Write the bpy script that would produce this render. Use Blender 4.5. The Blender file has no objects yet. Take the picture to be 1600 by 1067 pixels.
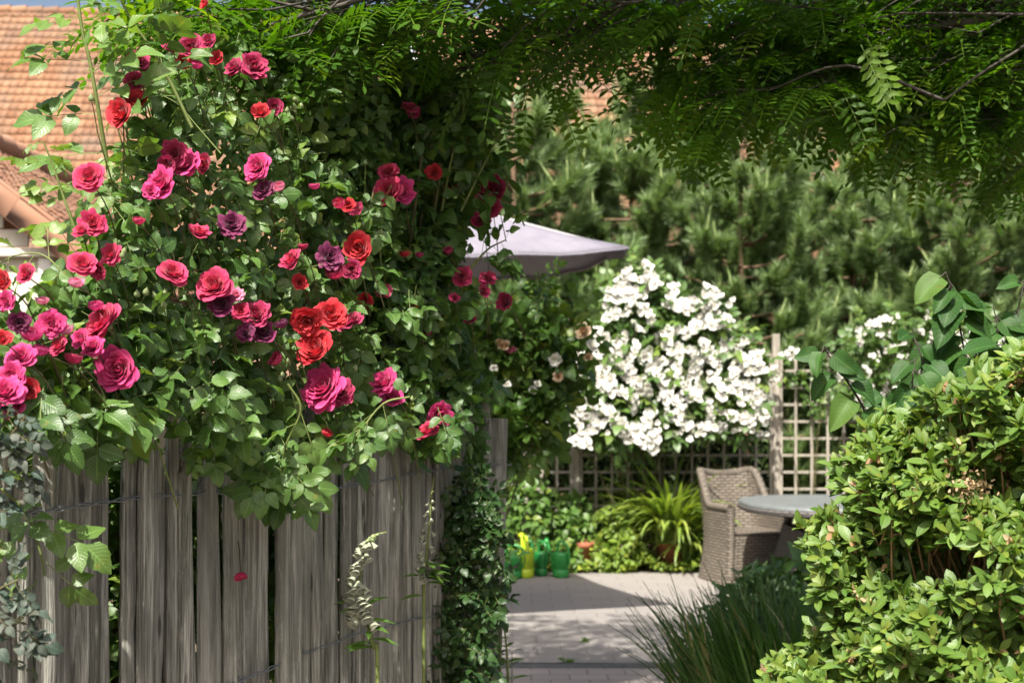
import bpy, math
import numpy as np
from mathutils import Vector

sc = bpy.context.scene
col = sc.collection
R_ = math.radians

# ------------------------------------------------------------------ camera, sky, sun, exposure
F = 2100.0            # focal length in photo pixels (photo 1600 wide)
CH = 1.5              # camera height
HY = 630.0            # horizon row in the photo
cam_d = bpy.data.cameras.new("camera")
cam = bpy.data.objects.new("camera", cam_d)
col.objects.link(cam)
cam.location = (0, 0, CH)
cam.rotation_euler = (R_(90), 0, 0)
cam_d.sensor_width = 36
cam_d.lens = 36 * F / 1600
cam_d.shift_y = (HY - 533.5) / 1600
cam_d.clip_end = 500
cam_d.clip_start = 0.05
cam_d.dof.use_dof = True
cam_d.dof.focus_distance = 2.8
cam_d.dof.aperture_fstop = 6.3
sc.camera = cam

SUN = np.array([-0.16, -0.56, 0.81]); SUN /= np.linalg.norm(SUN)
w = bpy.data.worlds.new("World"); sc.world = w; w.use_nodes = True
nt = w.node_tree
sky = nt.nodes.new("ShaderNodeTexSky"); sky.sky_type = 'NISHITA'; sky.sun_disc = False
sky.sun_elevation = math.asin(SUN[2]); sky.sun_rotation = math.atan2(SUN[0], SUN[1])
sky.air_density = 1.0; sky.dust_density = 7.0
bg = nt.nodes["Background"]; bg.inputs[1].default_value = 0.095
nt.links.new(sky.outputs[0], bg.inputs[0])
sd = bpy.data.lights.new("sun", 'SUN'); sd.energy = 5.0; sd.angle = R_(0.55); sd.color = (1, 0.95, 0.86)
so = bpy.data.objects.new("sun", sd); col.objects.link(so)
so.rotation_euler = Vector(SUN).to_track_quat('Z', 'Y').to_euler(); so.location = (-3, -5, 9)
sc.view_settings.view_transform = 'Standard'; sc.view_settings.look = 'None'
sc.view_settings.exposure = 1.12; sc.view_settings.gamma = 1
cy = sc.cycles
cy.max_bounces = 6; cy.diffuse_bounces = 3; cy.glossy_bounces = 2; cy.transmission_bounces = 3
cy.transparent_max_bounces = 4; cy.caustics_reflective = False; cy.caustics_refractive = False
cy.sample_clamp_indirect = 4; cy.use_denoising = True

# ------------------------------------------------------------------ helpers
rng = np.random.default_rng(11)
def nrm(a):
    a = np.asarray(a, float)
    return a / (np.linalg.norm(a, axis=-1, keepdims=True) + 1e-9)
def P(px, py, Y):
    """photo pixel + distance -> world point"""
    return np.array([(px - 800) * Y / F, Y, CH + (HY - py) * Y / F])
def PP(px, py, Y):
    px, py, Y = np.broadcast_arrays(np.asarray(px, float), np.asarray(py, float), np.asarray(Y, float))
    return np.stack([(px - 800) * Y / F, Y, CH + (HY - py) * Y / F], -1)
def inside(poly, x, y):
    poly = np.asarray(poly, float); r = np.zeros(len(x), bool); n = len(poly); j = n - 1
    for i in range(n):
        xi, yi = poly[i]; xj, yj = poly[j]
        c = ((yi > y) != (yj > y)) & (x < (xj - xi) * (y - yi) / (yj - yi + 1e-12) + xi)
        r ^= c; j = i
    return r
def sample_poly(poly, n, g=None):
    g = g or rng
    p = np.asarray(poly, float); lo = p.min(0); hi = p.max(0); out = []; k = 0
    while k < n:
        q = lo + (hi - lo) * g.random((n * 2, 2)); q = q[inside(poly, q[:, 0], q[:, 1])]
        out.append(q); k += len(q)
    return np.concatenate(out)[:n]
def rnd_dir(n, g=None):
    g = g or rng
    return nrm(g.normal(size=(n, 3)))
def frames(d, n):
    y = nrm(d); n = np.asarray(n, float)
    z = nrm(n - (n * y).sum(-1, keepdims=True) * y)
    x = np.cross(y, z)
    return np.stack([x, y, z], -1)          # columns
def smooth(pts, k=6):
    pts = np.asarray(pts, float)
    if len(pts) < 3:
        t = np.linspace(0, 1, k + 1)[:, None]; return pts[0] * (1 - t) + pts[-1] * t
    p = np.vstack([2 * pts[0] - pts[1], pts, 2 * pts[-1] - pts[-2]]); out = []
    for i in range(1, len(p) - 2):
        for t in np.linspace(0, 1, k, endpoint=False):
            a, b, c, d = p[i - 1], p[i], p[i + 1], p[i + 2]
            out.append(.5 * (2 * b + (c - a) * t + (2 * a - 5 * b + 4 * c - d) * t * t + (3 * b - a - 3 * c + d) * t ** 3))
    out.append(pts[-1]); return np.array(out)

class MB:
    """mesh buffer: collects geometry that becomes ONE mesh object"""
    def __init__(s):
        s.v = []; s.f = {3: [], 4: []}; s.fm = {3: [], 4: []}; s.t = []; s.uv = []; s.n = 0
    def add(s, v, faces, tint=None, uv=None, mat=0):
        v = np.asarray(v, float).reshape(-1, 3); m = len(v)
        s.v.append(v)
        if tint is None: tint = np.tile([.5, 0.], (m, 1))
        tint = np.asarray(tint, float)
        if tint.ndim == 1: tint = np.tile(tint, (m, 1))
        s.t.append(tint)
        s.uv.append(np.zeros((m, 2)) if uv is None else np.asarray(uv, float))
        for k in (3, 4):
            fk = faces.get(k) if isinstance(faces, dict) else None
            if fk is not None and len(fk):
                fk = np.asarray(fk, int).reshape(-1, k); s.f[k].append(fk + s.n); s.fm[k].append(np.full(len(fk), mat))
        s.n += m
    def inst(s, tpl, R, pos, scale, tint=None, mat=0):
        v, f, uv = tpl; M = len(pos)
        if M == 0: return
        scale = np.asarray(scale, float)
        if scale.ndim == 0: scale = np.full(M, float(scale))
        if scale.ndim == 1: scale = np.repeat(scale[:, None], 3, 1)
        lv = v[None] * scale[:, None, :]
        wv = np.einsum('mij,mkj->mki', R, lv) + np.asarray(pos)[:, None, :]
        k = len(v); off = (np.arange(M) * k)
        if tint is None: tint = np.stack([rng.random(M), np.zeros(M)], 1)
        s.v.append(wv.reshape(-1, 3)); s.t.append(np.repeat(np.asarray(tint, float), k, 0)); s.uv.append(np.tile(uv, (M, 1)))
        for q in (3, 4):
            if q in f and len(f[q]):
                fq = (np.asarray(f[q])[None] + off[:, None, None]).reshape(-1, q) + s.n
                s.f[q].append(fq); s.fm[q].append(np.full(len(fq), mat))
        s.n += M * k
    def grid(s, V, tint=None, uv=None, mat=0, closed_u=False, flip=False):
        V = np.asarray(V, float); a, b = V.shape[:2]
        i, j = np.meshgrid(np.arange(a - 1), np.arange(b if closed_u else b - 1), indexing='ij')
        j2 = (j + 1) % b
        q = np.stack([i * b + j, i * b + j2, (i + 1) * b + j2, (i + 1) * b + j], -1).reshape(-1, 4)
        if flip: q = q[:, ::-1]
        if uv is None:
            uu, vv = np.meshgrid(np.linspace(0, 1, a), np.linspace(0, 1, b), indexing='ij'); uv = np.stack([uu, vv], -1)
        s.add(V.reshape(-1, 3), {4: q}, None if tint is None else np.asarray(tint).reshape(-1, 2) if np.ndim(tint) > 1 else tint, np.asarray(uv).reshape(-1, 2), mat)
    def tube(s, pts, r, sides=6, tint=(.5, 0), cap=False, mat=0):
        pts = np.asarray(pts, float); n = len(pts)
        r = np.broadcast_to(np.asarray(r, float), (n,)) if np.ndim(r) == 0 or len(np.atleast_1d(r)) == n else np.interp(np.linspace(0, 1, n), np.linspace(0, 1, len(r)), r)
        T = nrm(np.gradient(pts, axis=0)); a = np.array([0, 0, 1.]) if abs(T[0, 2]) < .9 else np.array([1., 0, 0])
        u = nrm(np.cross(T[0], a)); ring = []; L = np.concatenate([[0], np.cumsum(np.linalg.norm(np.diff(pts, axis=0), axis=1))])
        th = np.linspace(0, 2 * np.pi, sides, endpoint=False)
        for i in range(n):
            u = nrm(u - T[i] * (u @ T[i])); b = np.cross(T[i], u)
            ring.append(pts[i] + r[i] * (np.cos(th)[:, None] * u + np.sin(th)[:, None] * b))
        V = np.array(ring)
        uv = np.stack(np.broadcast_arrays(np.linspace(0, 1, sides)[None, :] * .1, L[:, None]), -1)
        b0 = s.n
        s.grid(V, tint, uv, mat, closed_u=True)
        if cap:
            for e, k in ((0, 0), (1, n - 1)):
                c = pts[k]; base = s.n
                idx = np.arange(sides)
                vv = np.vstack([V[k], c[None]])
                tri = np.stack([idx, (idx + 1) % sides, np.full(sides, sides)], -1)
                if e == 0: tri = tri[:, ::-1]
                s.add(vv, {3: tri}, tint, None, mat)
    def box(s, c, h, R=None, tint=(.5, 0), mat=0, bev=0):
        c = np.asarray(c, float); h = np.asarray(h, float)
        if bev <= 0:
            sg = np.array([[x, y, z] for x in (-1, 1) for y in (-1, 1) for z in (-1, 1)], float)
            v = sg * h; f = {4: [[0, 1, 3, 2], [4, 6, 7, 5], [0, 4, 5, 1], [2, 3, 7, 6], [0, 2, 6, 4], [1, 5, 7, 3]]}
        else:
            v = []; f4 = []; f3 = []; idx = {}
            for sx in (-1, 1):
                for sy in (-1, 1):
                    for sz in (-1, 1):
                        for a in range(3):
                            q = h - bev; q = q.copy(); q[a] = h[a]
                            idx[(sx, sy, sz, a)] = len(v); v.append(q * [sx, sy, sz])
            for a in range(3):
                b_, c_ = [k for k in range(3) if k != a]
                for sa in (-1, 1):
                    ring = []
                    for sb, s2 in ((-1, -1), (1, -1), (1, 1), (-1, 1)):
                        k = [0, 0, 0]; k[a] = sa; k[b_] = sb; k[c_] = s2; ring.append(idx[(*k, a)])
                    f4.append(ring)
            for a in range(3):
                b_, c_ = [k for k in range(3) if k != a]
                for sb in (-1, 1):
                    for s2 in (-1, 1):
                        r = []
                        for sa, ax in ((-1, b_), (1, b_), (1, c_), (-1, c_)):
                            k = [0, 0, 0]; k[a] = sa; k[b_] = sb; k[c_] = s2; r.append(idx[(*k, ax)])
                        f4.append(r)
            for sx in (-1, 1):
                for sy in (-1, 1):
                    for sz in (-1, 1): f3.append([idx[(sx, sy, sz, a)] for a in range(3)])
            v = np.array(v); f = {4: f4, 3: f3}
        if R is not None: v = v @ np.asarray(R).T
        s.add(v + c, f, tint, None, mat)
    def build(s, name, mats, parent=None, smooth=True, recalc=False):
        me = bpy.data.meshes.new(name)
        V = np.concatenate(s.v); nq = sum(len(x) for x in s.f[4]); n3 = sum(len(x) for x in s.f[3])
        q = np.concatenate(s.f[4]) if nq else np.zeros((0, 4), int); t = np.concatenate(s.f[3]) if n3 else np.zeros((0, 3), int)
        if parent is not None:
            V = V - np.array(parent_world(parent))
        me.vertices.add(len(V)); me.vertices.foreach_set('co', V.astype(np.float32).ravel())
        loops = np.concatenate([q.ravel(), t.ravel()]); me.loops.add(len(loops)); me.loops.foreach_set('vertex_index', loops.astype(np.int32))
        me.polygons.add(nq + n3)
        ls = np.concatenate([np.arange(nq) * 4, nq * 4 + np.arange(n3) * 3])
        me.polygons.foreach_set('loop_start', ls.astype(np.int32))
        me.polygons.foreach_set('loop_total', np.concatenate([np.full(nq, 4), np.full(n3, 3)]).astype(np.int32))
        mi = np.concatenate([np.concatenate(s.fm[4]) if nq else np.zeros(0), np.concatenate(s.fm[3]) if n3 else np.zeros(0)])
        me.polygons.foreach_set('material_index', mi.astype(np.int32))
        me.polygons.foreach_set('use_smooth', np.full(nq + n3, smooth))
        T = np.concatenate(s.t); c4 = np.zeros((len(V), 4), np.float32); c4[:, :2] = T; c4[:, 3] = 1
        at = me.color_attributes.new('tint', 'FLOAT_COLOR', 'POINT'); at.data.foreach_set('color', c4.ravel())
        uvl = me.uv_layers.new(name='UVMap'); UV = np.concatenate(s.uv)[loops]
        uvl.data.foreach_set('uv', UV.astype(np.float32).ravel())
        for m in (mats if isinstance(mats, (list, tuple)) else [mats]): me.materials.append(m)
        me.update(calc_edges=True); me.validate()
        if recalc:
            import bmesh
            bm = bmesh.new(); bm.from_mesh(me); bmesh.ops.recalc_face_normals(bm, faces=bm.faces); bm.to_mesh(me); bm.free()
        o = bpy.data.objects.new(name, me); col.objects.link(o)
        if parent is not None: o.parent = parent
        return o
def parent_world(o):
    l = np.array(o.location)
    if o.parent: l = l + parent_world(o.parent)
    return l
def thing(name, label, cat, loc=(0, 0, 0), group=None):
    o = bpy.data.objects.new(name, None); col.objects.link(o); o.location = loc; o.empty_display_size = .1
    o['label'] = label; o['category'] = cat
    if group: o['group'] = group
    return o
def tag(o, label, cat, group=None, kind=None):
    o['label'] = label; o['category'] = cat
    if group: o['group'] = group
    if kind: o['kind'] = kind
    return o
def struct(o): o['kind'] = 'structure'; return o
def center_origin(o):
    """move a child mesh's origin to its own centre (children have unrotated parents)"""
    me = o.data; n = len(me.vertices); a = np.empty(n * 3, np.float32); me.vertices.foreach_get('co', a); a = a.reshape(-1, 3)
    c = (a.min(0) + a.max(0)) / 2; me.vertices.foreach_set('co', (a - c).ravel()); me.update(); o.location = o.location + Vector(c.tolist()); return o

# ------------------------------------------------------------------ materials
class NT:
    def __init__(s, name):
        s.m = bpy.data.materials.new(name); s.m.use_nodes = True; s.t = s.m.node_tree; s.t.nodes.clear()
        s.out = s.N('ShaderNodeOutputMaterial')
    def N(s, ty, **kw):
        n = s.t.nodes.new(ty)
        for k, v in kw.items(): setattr(n, k, v)
        return n
    def L(s, a, b): s.t.links.new(a, b)
    def val(s, sock, x):
        if hasattr(x, 'is_linked') or isinstance(x, bpy.types.NodeSocket): s.L(x, sock)
        else: sock.default_value = x
    def math(s, op, a, b=0.0, clamp=False):
        n = s.N('ShaderNodeMath', operation=op, use_clamp=clamp); s.val(n.inputs[0], a); s.val(n.inputs[1], b); return n.outputs[0]
    def ramp(s, fac, stops):
        n = s.N('ShaderNodeValToRGB'); s.val(n.inputs[0], fac); cr = n.color_ramp
        while len(cr.elements) < len(stops): cr.elements.new(.5)
        for e, (p, c) in zip(cr.elements, stops): e.position = p; e.color = (*c, 1)
        return n.outputs[0]
    def mix(s, fac, a, b, mode='MIX'):
        n = s.N('ShaderNodeMix', data_type='RGBA', blend_type=mode); s.val(n.inputs[0], fac)
        s.val(n.inputs[6], a if isinstance(a, bpy.types.NodeSocket) else (*a, 1)); s.val(n.inputs[7], b if isinstance(b, bpy.types.NodeSocket) else (*b, 1)); return n.outputs[2]
    def noise(s, vec, scale, detail=4, rough=.6):
        n = s.N('ShaderNodeTexNoise'); n.inputs['Scale'].default_value = scale; n.inputs['Detail'].default_value = detail; n.inputs['Roughness'].default_value = rough
        if vec is not None: s.L(vec, n.inputs['Vector'])
        return n.outputs[0]
    def mapping(s, vec, scale=(1, 1, 1), loc=None):
        n = s.N('ShaderNodeMapping'); n.inputs['Scale'].default_value = scale; s.L(vec, n.inputs['Vector'])
        if loc is not None: s.L(loc, n.inputs['Location'])
        return n.outputs[0]
    def coord(s, which='Object'): return s.N('ShaderNodeTexCoord').outputs[which]
    def bump(s, h, strength=.5, dist=.01):
        n = s.N('ShaderNodeBump'); n.inputs['Strength'].default_value = strength; n.inputs['Distance'].default_value = dist; s.L(h, n.inputs['Height']); return n.outputs[0]
    def bsdf(s, color, rough=.6, spec=.5, normal=None, metal=0):
        b = s.N('ShaderNodeBsdfPrincipled'); s.val(b.inputs['Base Color'], color if isinstance(color, bpy.types.NodeSocket) else (*color, 1))
        s.val(b.inputs['Roughness'], rough); b.inputs['Specular IOR Level'].default_value = spec; b.inputs['Metallic'].default_value = metal
        if normal is not None: s.L(normal, b.inputs['Normal'])
        return b
    def done(s, sh): s.L(sh, s.out.inputs[0]); return s.m

def leaf_mat(name, c0, c1, c2=(.16, .2, .03), rough=.45, spec=.5, trans=.3, tmul=(1.5, 1.6, .5), vein=0.0, mott=.0):
    m = NT(name); a = m.N('ShaderNodeAttribute', attribute_name='tint'); sp = m.N('ShaderNodeSeparateColor'); m.L(a.outputs['Color'], sp.inputs[0])
    c = m.ramp(sp.outputs[0], [(0, c0), (1, c1)])
    c = m.mix(sp.outputs[1], c, c2)
    wn = m.noise(m.coord('Object'), 38, 2); wn2 = m.noise(m.coord('Object'), 7, 3)
    c = m.mix(m.ramp(wn, [(.66, (0, 0, 0)), (.74, (.55, .55, .55))]), c, (c1[0] * 1.9 + .03, c1[1] * .95, c1[2] * .8))
    c = m.mix(m.ramp(wn2, [(.35, (.45, .45, .45)), (.62, (0, 0, 0))]), c, tuple(x * .6 for x in c0))
    nrmv = None
    if vein > 0:
        uv = m.N('ShaderNodeSeparateXYZ'); m.L(m.N('ShaderNodeUVMap').outputs[0], uv.inputs[0])
        au = m.math('MULTIPLY', m.math('ABSOLUTE', m.math('SUBTRACT', uv.outputs[0], .5)), 2)
        mid = m.math('SUBTRACT', 1, m.math('MULTIPLY', au, 11), clamp=True)
        lat = m.math('SINE', m.math('MULTIPLY', m.math('SUBTRACT', m.math('MULTIPLY', uv.outputs[1], 8.5), m.math('MULTIPLY', au, 2.4)), 6.283))
        lat = m.math('POWER', m.math('ADD', m.math('MULTIPLY', lat, .5), .5), 6)
        c = m.mix(m.math('MULTIPLY', m.math('MAXIMUM', mid, m.math('MULTIPLY', lat, .35)), .45), c, tuple(min(1, x * 1.9 + .02) for x in c1))
        n1 = m.noise(m.coord('Object'), 220, 2)
        h = m.math('SUBTRACT', m.math('MULTIPLY', n1, .35), m.math('ADD', mid, m.math('MULTIPLY', lat, .8)))
        nrmv = m.bump(h, vein, .0016)
    if mott > 0:
        c = m.mix(m.math('MULTIPLY', m.noise(m.coord('Object'), 1.6, 3), mott), c, c0)
    b = m.bsdf(c, rough, spec, nrmv)
    t = m.N('ShaderNodeBsdfTranslucent'); m.L(m.mix(1.0, c, tmul, 'MULTIPLY'), t.inputs[0])
    x = m.N('ShaderNodeMixShader'); x.inputs[0].default_value = trans; m.L(b.outputs[0], x.inputs[1]); m.L(t.outputs[0], x.inputs[2])
    return m.done(x.outputs[0])
def petal_mat(name, c_in, c_out, trans=.34, rough=.72):
    m = NT(name); a = m.N('ShaderNodeAttribute', attribute_name='tint'); sp = m.N('ShaderNodeSeparateColor'); m.L(a.outputs['Color'], sp.inputs[0])
    c = m.ramp(sp.outputs[0], [(0, c_in), (1, c_out)])
    c = m.mix(m.math('MULTIPLY', sp.outputs[1], .55), c, tuple(min(1, x * 1.15 + .13) for x in c_out))
    n = m.noise(m.coord('Object'), 150, 2)
    b = m.bsdf(c, rough, .3, m.bump(n, .25, .002))
    b.inputs['Sheen Weight'].default_value = .15
    t = m.N('ShaderNodeBsdfTranslucent'); m.L(c, t.inputs[0])
    x = m.N('ShaderNodeMixShader'); x.inputs[0].default_value = trans; m.L(b.outputs[0], x.inputs[1]); m.L(t.outputs[0], x.inputs[2])
    return m.done(x.outputs[0])
def stem_mat(name, c0, c1, rough=.6):
    m = NT(name); n = m.noise(m.coord('Object'), 30, 3)
    return m.done(m.bsdf(m.ramp(n, [(.3, c0), (.7, c1)]), rough, .3, m.bump(m.noise(m.coord('Object'), 120, 3), .3, .003)).outputs[0])
def plain(name, c, rough=.5, spec=.5, var=.15, scale=8, bumpd=0):
    m = NT(name); n = m.noise(m.coord('Object'), scale, 5)
    cc = m.ramp(n, [(.25, tuple(x * (1 - var) for x in c)), (.75, tuple(min(1, x * (1 + var)) for x in c))])
    return m.done(m.bsdf(cc, rough, spec, m.bump(m.noise(m.coord('Object'), scale * 12, 3), .4, bumpd) if bumpd else None).outputs[0])

M = {}
M['rose_leaf'] = leaf_mat('rose leaf', (.036, .092, .022), (.122, .222, .048), (.25, .33, .055), .4, .52, .32, vein=.3)
M['glauca'] = leaf_mat('blue grey leaf', (.03, .06, .042), (.075, .11, .085), (.16, .07, .06), .5, .4, .2, (1.1, 1.3, .8), vein=.3)
M['locust'] = leaf_mat('pinnate leaf', (.035, .1, .008), (.085, .18, .014), (.19, .28, .018), .5, .3, .46, (1.6, 1.75, .3))
M['azalea'] = leaf_mat('azalea leaf', (.055, .12, .018), (.13, .215, .036), (.26, .29, .04), .42, .45, .28, vein=.3)
M['lilac'] = leaf_mat('lilac leaf', (.02, .064, .014), (.046, .112, .022), (.12, .2, .035), .55, .22, .28, vein=.1)
M['white_leaf'] = leaf_mat('rambler leaf', (.05, .11, .025), (.12, .21, .045), (.2, .27, .05), .45, .5, .3)
M['shrub_leaf'] = leaf_mat('garden shrub leaf', (.055, .125, .022), (.12, .22, .04), (.26, .33, .05), .45, .45, .3)
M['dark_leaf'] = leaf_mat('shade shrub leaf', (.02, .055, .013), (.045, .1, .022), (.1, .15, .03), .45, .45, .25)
M['lime_leaf'] = leaf_mat('lime leaf', (.13, .22, .03), (.25, .34, .05), (.38, .4, .06), .5, .4, .3)
M['strap_leaf'] = leaf_mat('strap leaf', (.13, .21, .035), (.27, .37, .075), (.42, .44, .1), .42, .5, .3)
M['grass'] = leaf_mat('grass blade', (.03, .09, .014), (.075, .16, .026), (.3, .27, .12), .45, .4, .25)
M['needle'] = leaf_mat('pine needle', (.13, .215, .075), (.29, .4, .18), (.3, .34, .15), .4, .6, .3, (1.2, 1.3, .6), mott=.35)
M['candle'] = leaf_mat('pine candle', (.14, .23, .07), (.26, .35, .13), (.34, .33, .15), .5, .4, .2, (1.1, 1.2, .7))
M['cane'] = stem_mat('green cane', (.09, .12, .03), (.16, .2, .06))
M['dark_cane'] = stem_mat('brown cane', (.05, .045, .02), (.11, .1, .04))
M['bark'] = stem_mat('grey bark', (.03, .026, .022), (.085, .075, .062), .8)
M['pine_bark'] = stem_mat('orange pine bark', (.1, .06, .038), (.2, .13, .08), .8)
M['twig'] = stem_mat('tan twig', (.17, .1, .05), (.3, .19, .1))
M['bud'] = leaf_mat('bud', (.16, .22, .08), (.28, .34, .16), (.4, .15, .15), .5, .4, .1)
M['dead'] = leaf_mat('dry flower', (.3, .17, .08), (.48, .32, .18), (.5, .4, .25), .8, .2, .3, (1, 1, .8))
PET = {
 'red': petal_mat('red petal', (.5, .006, .012), (.56, .012, .03)),
 'rose': petal_mat('rose red petal', (.55, .02, .045), (.52, .02, .115)),
 'crimson': petal_mat('crimson petal', (.34, .006, .03), (.4, .012, .1)),
 'magenta': petal_mat('magenta petal', (.55, .02, .12), (.62, .04, .22)),
 'purple': petal_mat('faded purple petal', (.13, .006, .05), (.22, .018, .1)),
 'pink': petal_mat('pink petal', (.7, .12, .24), (.72, .26, .4)),
 'white': petal_mat('white petal', (.8, .76, .62), (.86, .86, .82), .12),
 'apricot': petal_mat('apricot petal', (.72, .42, .18), (.78, .62, .46), .2),
 'foxglove': petal_mat('foxglove bell', (.36, .4, .25), (.48, .49, .4), .25),
}

# ------------------------------------------------------------------ leaf templates
def leaf_tpl(n=8, w=.34, kind='ovate', fold=.3, droop=.15, serr=0.0, wav=0.0, cols=3):
    v = np.linspace(0, 1, n + 1)
    if kind == 'ovate': hw = w * np.sin(np.pi * np.clip(v, 0, 1) ** .74) ** .86
    elif kind == 'lance': hw = w * np.sin(np.pi * v ** .9) ** 1.0
    elif kind == 'heart': hw = w * np.clip(2.15 * (v ** .33) * (1 - v) ** .85 * .86, 0, None)
    elif kind == 'oblong': hw = w * np.sin(np.pi * v) ** .45
    elif kind == 'obovate': hw = w * np.sin(np.pi * v ** 1.3) ** .75
    if serr:
        k = np.arange(n + 1); hw = hw * (1 + serr * np.where(k % 2 == 0, 1, -1)); 
    cu = np.linspace(-1, 1, cols)
    U, Vv = np.meshgrid(cu, v); X = U * hw[:, None]
    Y = Vv + (0.0 if not serr else .5 * serr / n * np.abs(U))
    if kind == 'heart': Y = Y - .12 * np.abs(U) * np.exp(-((Vv - .05) / .12) ** 2)
    Z = fold * np.abs(X) - droop * Vv ** 2 + wav * np.sin(Vv * 9 + U * 2) * np.abs(U)
    V3 = np.stack([X, Y, Z], -1).reshape(-1, 3); b = cols
    i, j = np.meshgrid(np.arange(n), np.arange(cols - 1), indexing='ij')
    q = np.stack([i * b + j, i * b + j + 1, (i + 1) * b + j + 1, (i + 1) * b + j], -1).reshape(-1, 4)
    uv = np.stack([(U + 1) / 2, Vv], -1).reshape(-1, 2)
    return V3, {4: q}, uv
T_ROSE = [leaf_tpl(10, .34, 'ovate', .28, .2, .05, .03), leaf_tpl(10, .37, 'ovate', .12, .32, .05, .04), leaf_tpl(10, .31, 'ovate', .45, .1, .05, .05)]
T_LOC = leaf_tpl(3, .17, 'oblong', .25, .08)
T_AZ = [leaf_tpl(6, .2, 'obovate', .4, .15), leaf_tpl(6, .23, 'obovate', .25, .3), leaf_tpl(6, .18, 'lance', .5, .05)]
T_LIL = [leaf_tpl(10, .42, 'heart', .3, .2, 0, .03, 5), leaf_tpl(10, .4, 'heart', .55, .35, 0, .05, 5)]
T_SIMPLE = [leaf_tpl(4, .3, 'ovate', .3, .25), leaf_tpl(4, .34, 'ovate', .15, .4)]
T_LANCE = leaf_tpl(5, .13, 'lance', .3, .3)
T_NEEDLE = (np.array([[-.03, 0, 0], [.03, 0, 0], [0, 1, 0]], float), {3: [[0, 1, 2]]}, np.array([[0, 0], [1, 0], [.5, 1]], float))

def pick_inst(mb, tpls, R, pos, scale, tint, g=None, mat=0):
    g = g or rng; k = g.integers(0, len(tpls), len(pos)); scale = np.asarray(scale, float)
    if scale.ndim == 0: scale = np.full(len(pos), float(scale))
    for i, t in enumerate(tpls):
        s = k == i
        if s.any(): mb.inst(t, R[s], pos[s], scale[s], tint[s], mat)

def compound(mb, base, d, n, size, tint, pairs=2, tpls=T_ROSE, leaflet=.62, rachis=True, g=None, open_=.9, curl=.25, stemmat=1):
    """M compound leaves at once: terminal leaflet and pairs of side leaflets on a rachis"""
    g = g or rng; Mn = len(base); base = np.asarray(base, float); d = nrm(d); n = np.asarray(n, float)
    R = frames(d, n); x, y, z = R[..., 0], R[..., 1], R[..., 2]; size = np.asarray(size, float) * np.ones(Mn)
    L = size[:, None]
    def along(t):       # rachis curve, bends down
        return base + L * (y * t - z * curl * t * t * .6)
    def tang(t): return nrm(y - z * curl * t * 1.2)
    ts = np.linspace(.42, .86, pairs)
    for k, t in enumerate(ts):
        for sd in (-1, 1):
            j = g.normal(size=(Mn, 3)) * .16
            dd = nrm(tang(t) * (1 - open_ * .55) + sd * x * open_ + j)
            nn = nrm(z + g.normal(size=(Mn, 3)) * .22)
            ss = size * leaflet * (.7 + .25 * (k + 1) / pairs) * g.uniform(.85, 1.12, Mn)
            keep = g.random(Mn) < .96
            pick_inst(mb, tpls, frames(dd, nn)[keep], (along(t) + sd * x * .03 * L)[keep], ss[keep], (tint + np.stack([g.normal(0, .08, Mn), np.zeros(Mn)], 1))[keep].clip(0, 1), g)
    dd = nrm(tang(1.0) + g.normal(size=(Mn, 3)) * .12); nn = nrm(z + g.normal(size=(Mn, 3)) * .15)
    pick_inst(mb, tpls, frames(dd, nn), along(1.0), size * leaflet * 1.05 * g.uniform(.9, 1.12, Mn), tint.clip(0, 1), g)
    if rachis:
        wv = (.011 * L)
        pts = [along(t) for t in (0, .35, .7, 1.0)]
        V = np.stack([np.stack([p - x * wv, p + z * wv, p + x * wv], 1) for p in pts], 1)      # M,4,3,3
        b = []
        for i in range(3):
            for j in range(2): b.append([i * 3 + j, i * 3 + j + 1, i * 3 + j + 4, i * 3 + j + 3])
        off = np.arange(Mn)[:, None, None] * 12
        mb.add(V.reshape(-1, 3), {4: (np.array(b)[None] + off).reshape(-1, 4)}, np.tile([.8, .35], (Mn * 12, 1)), None, stemmat)

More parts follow.
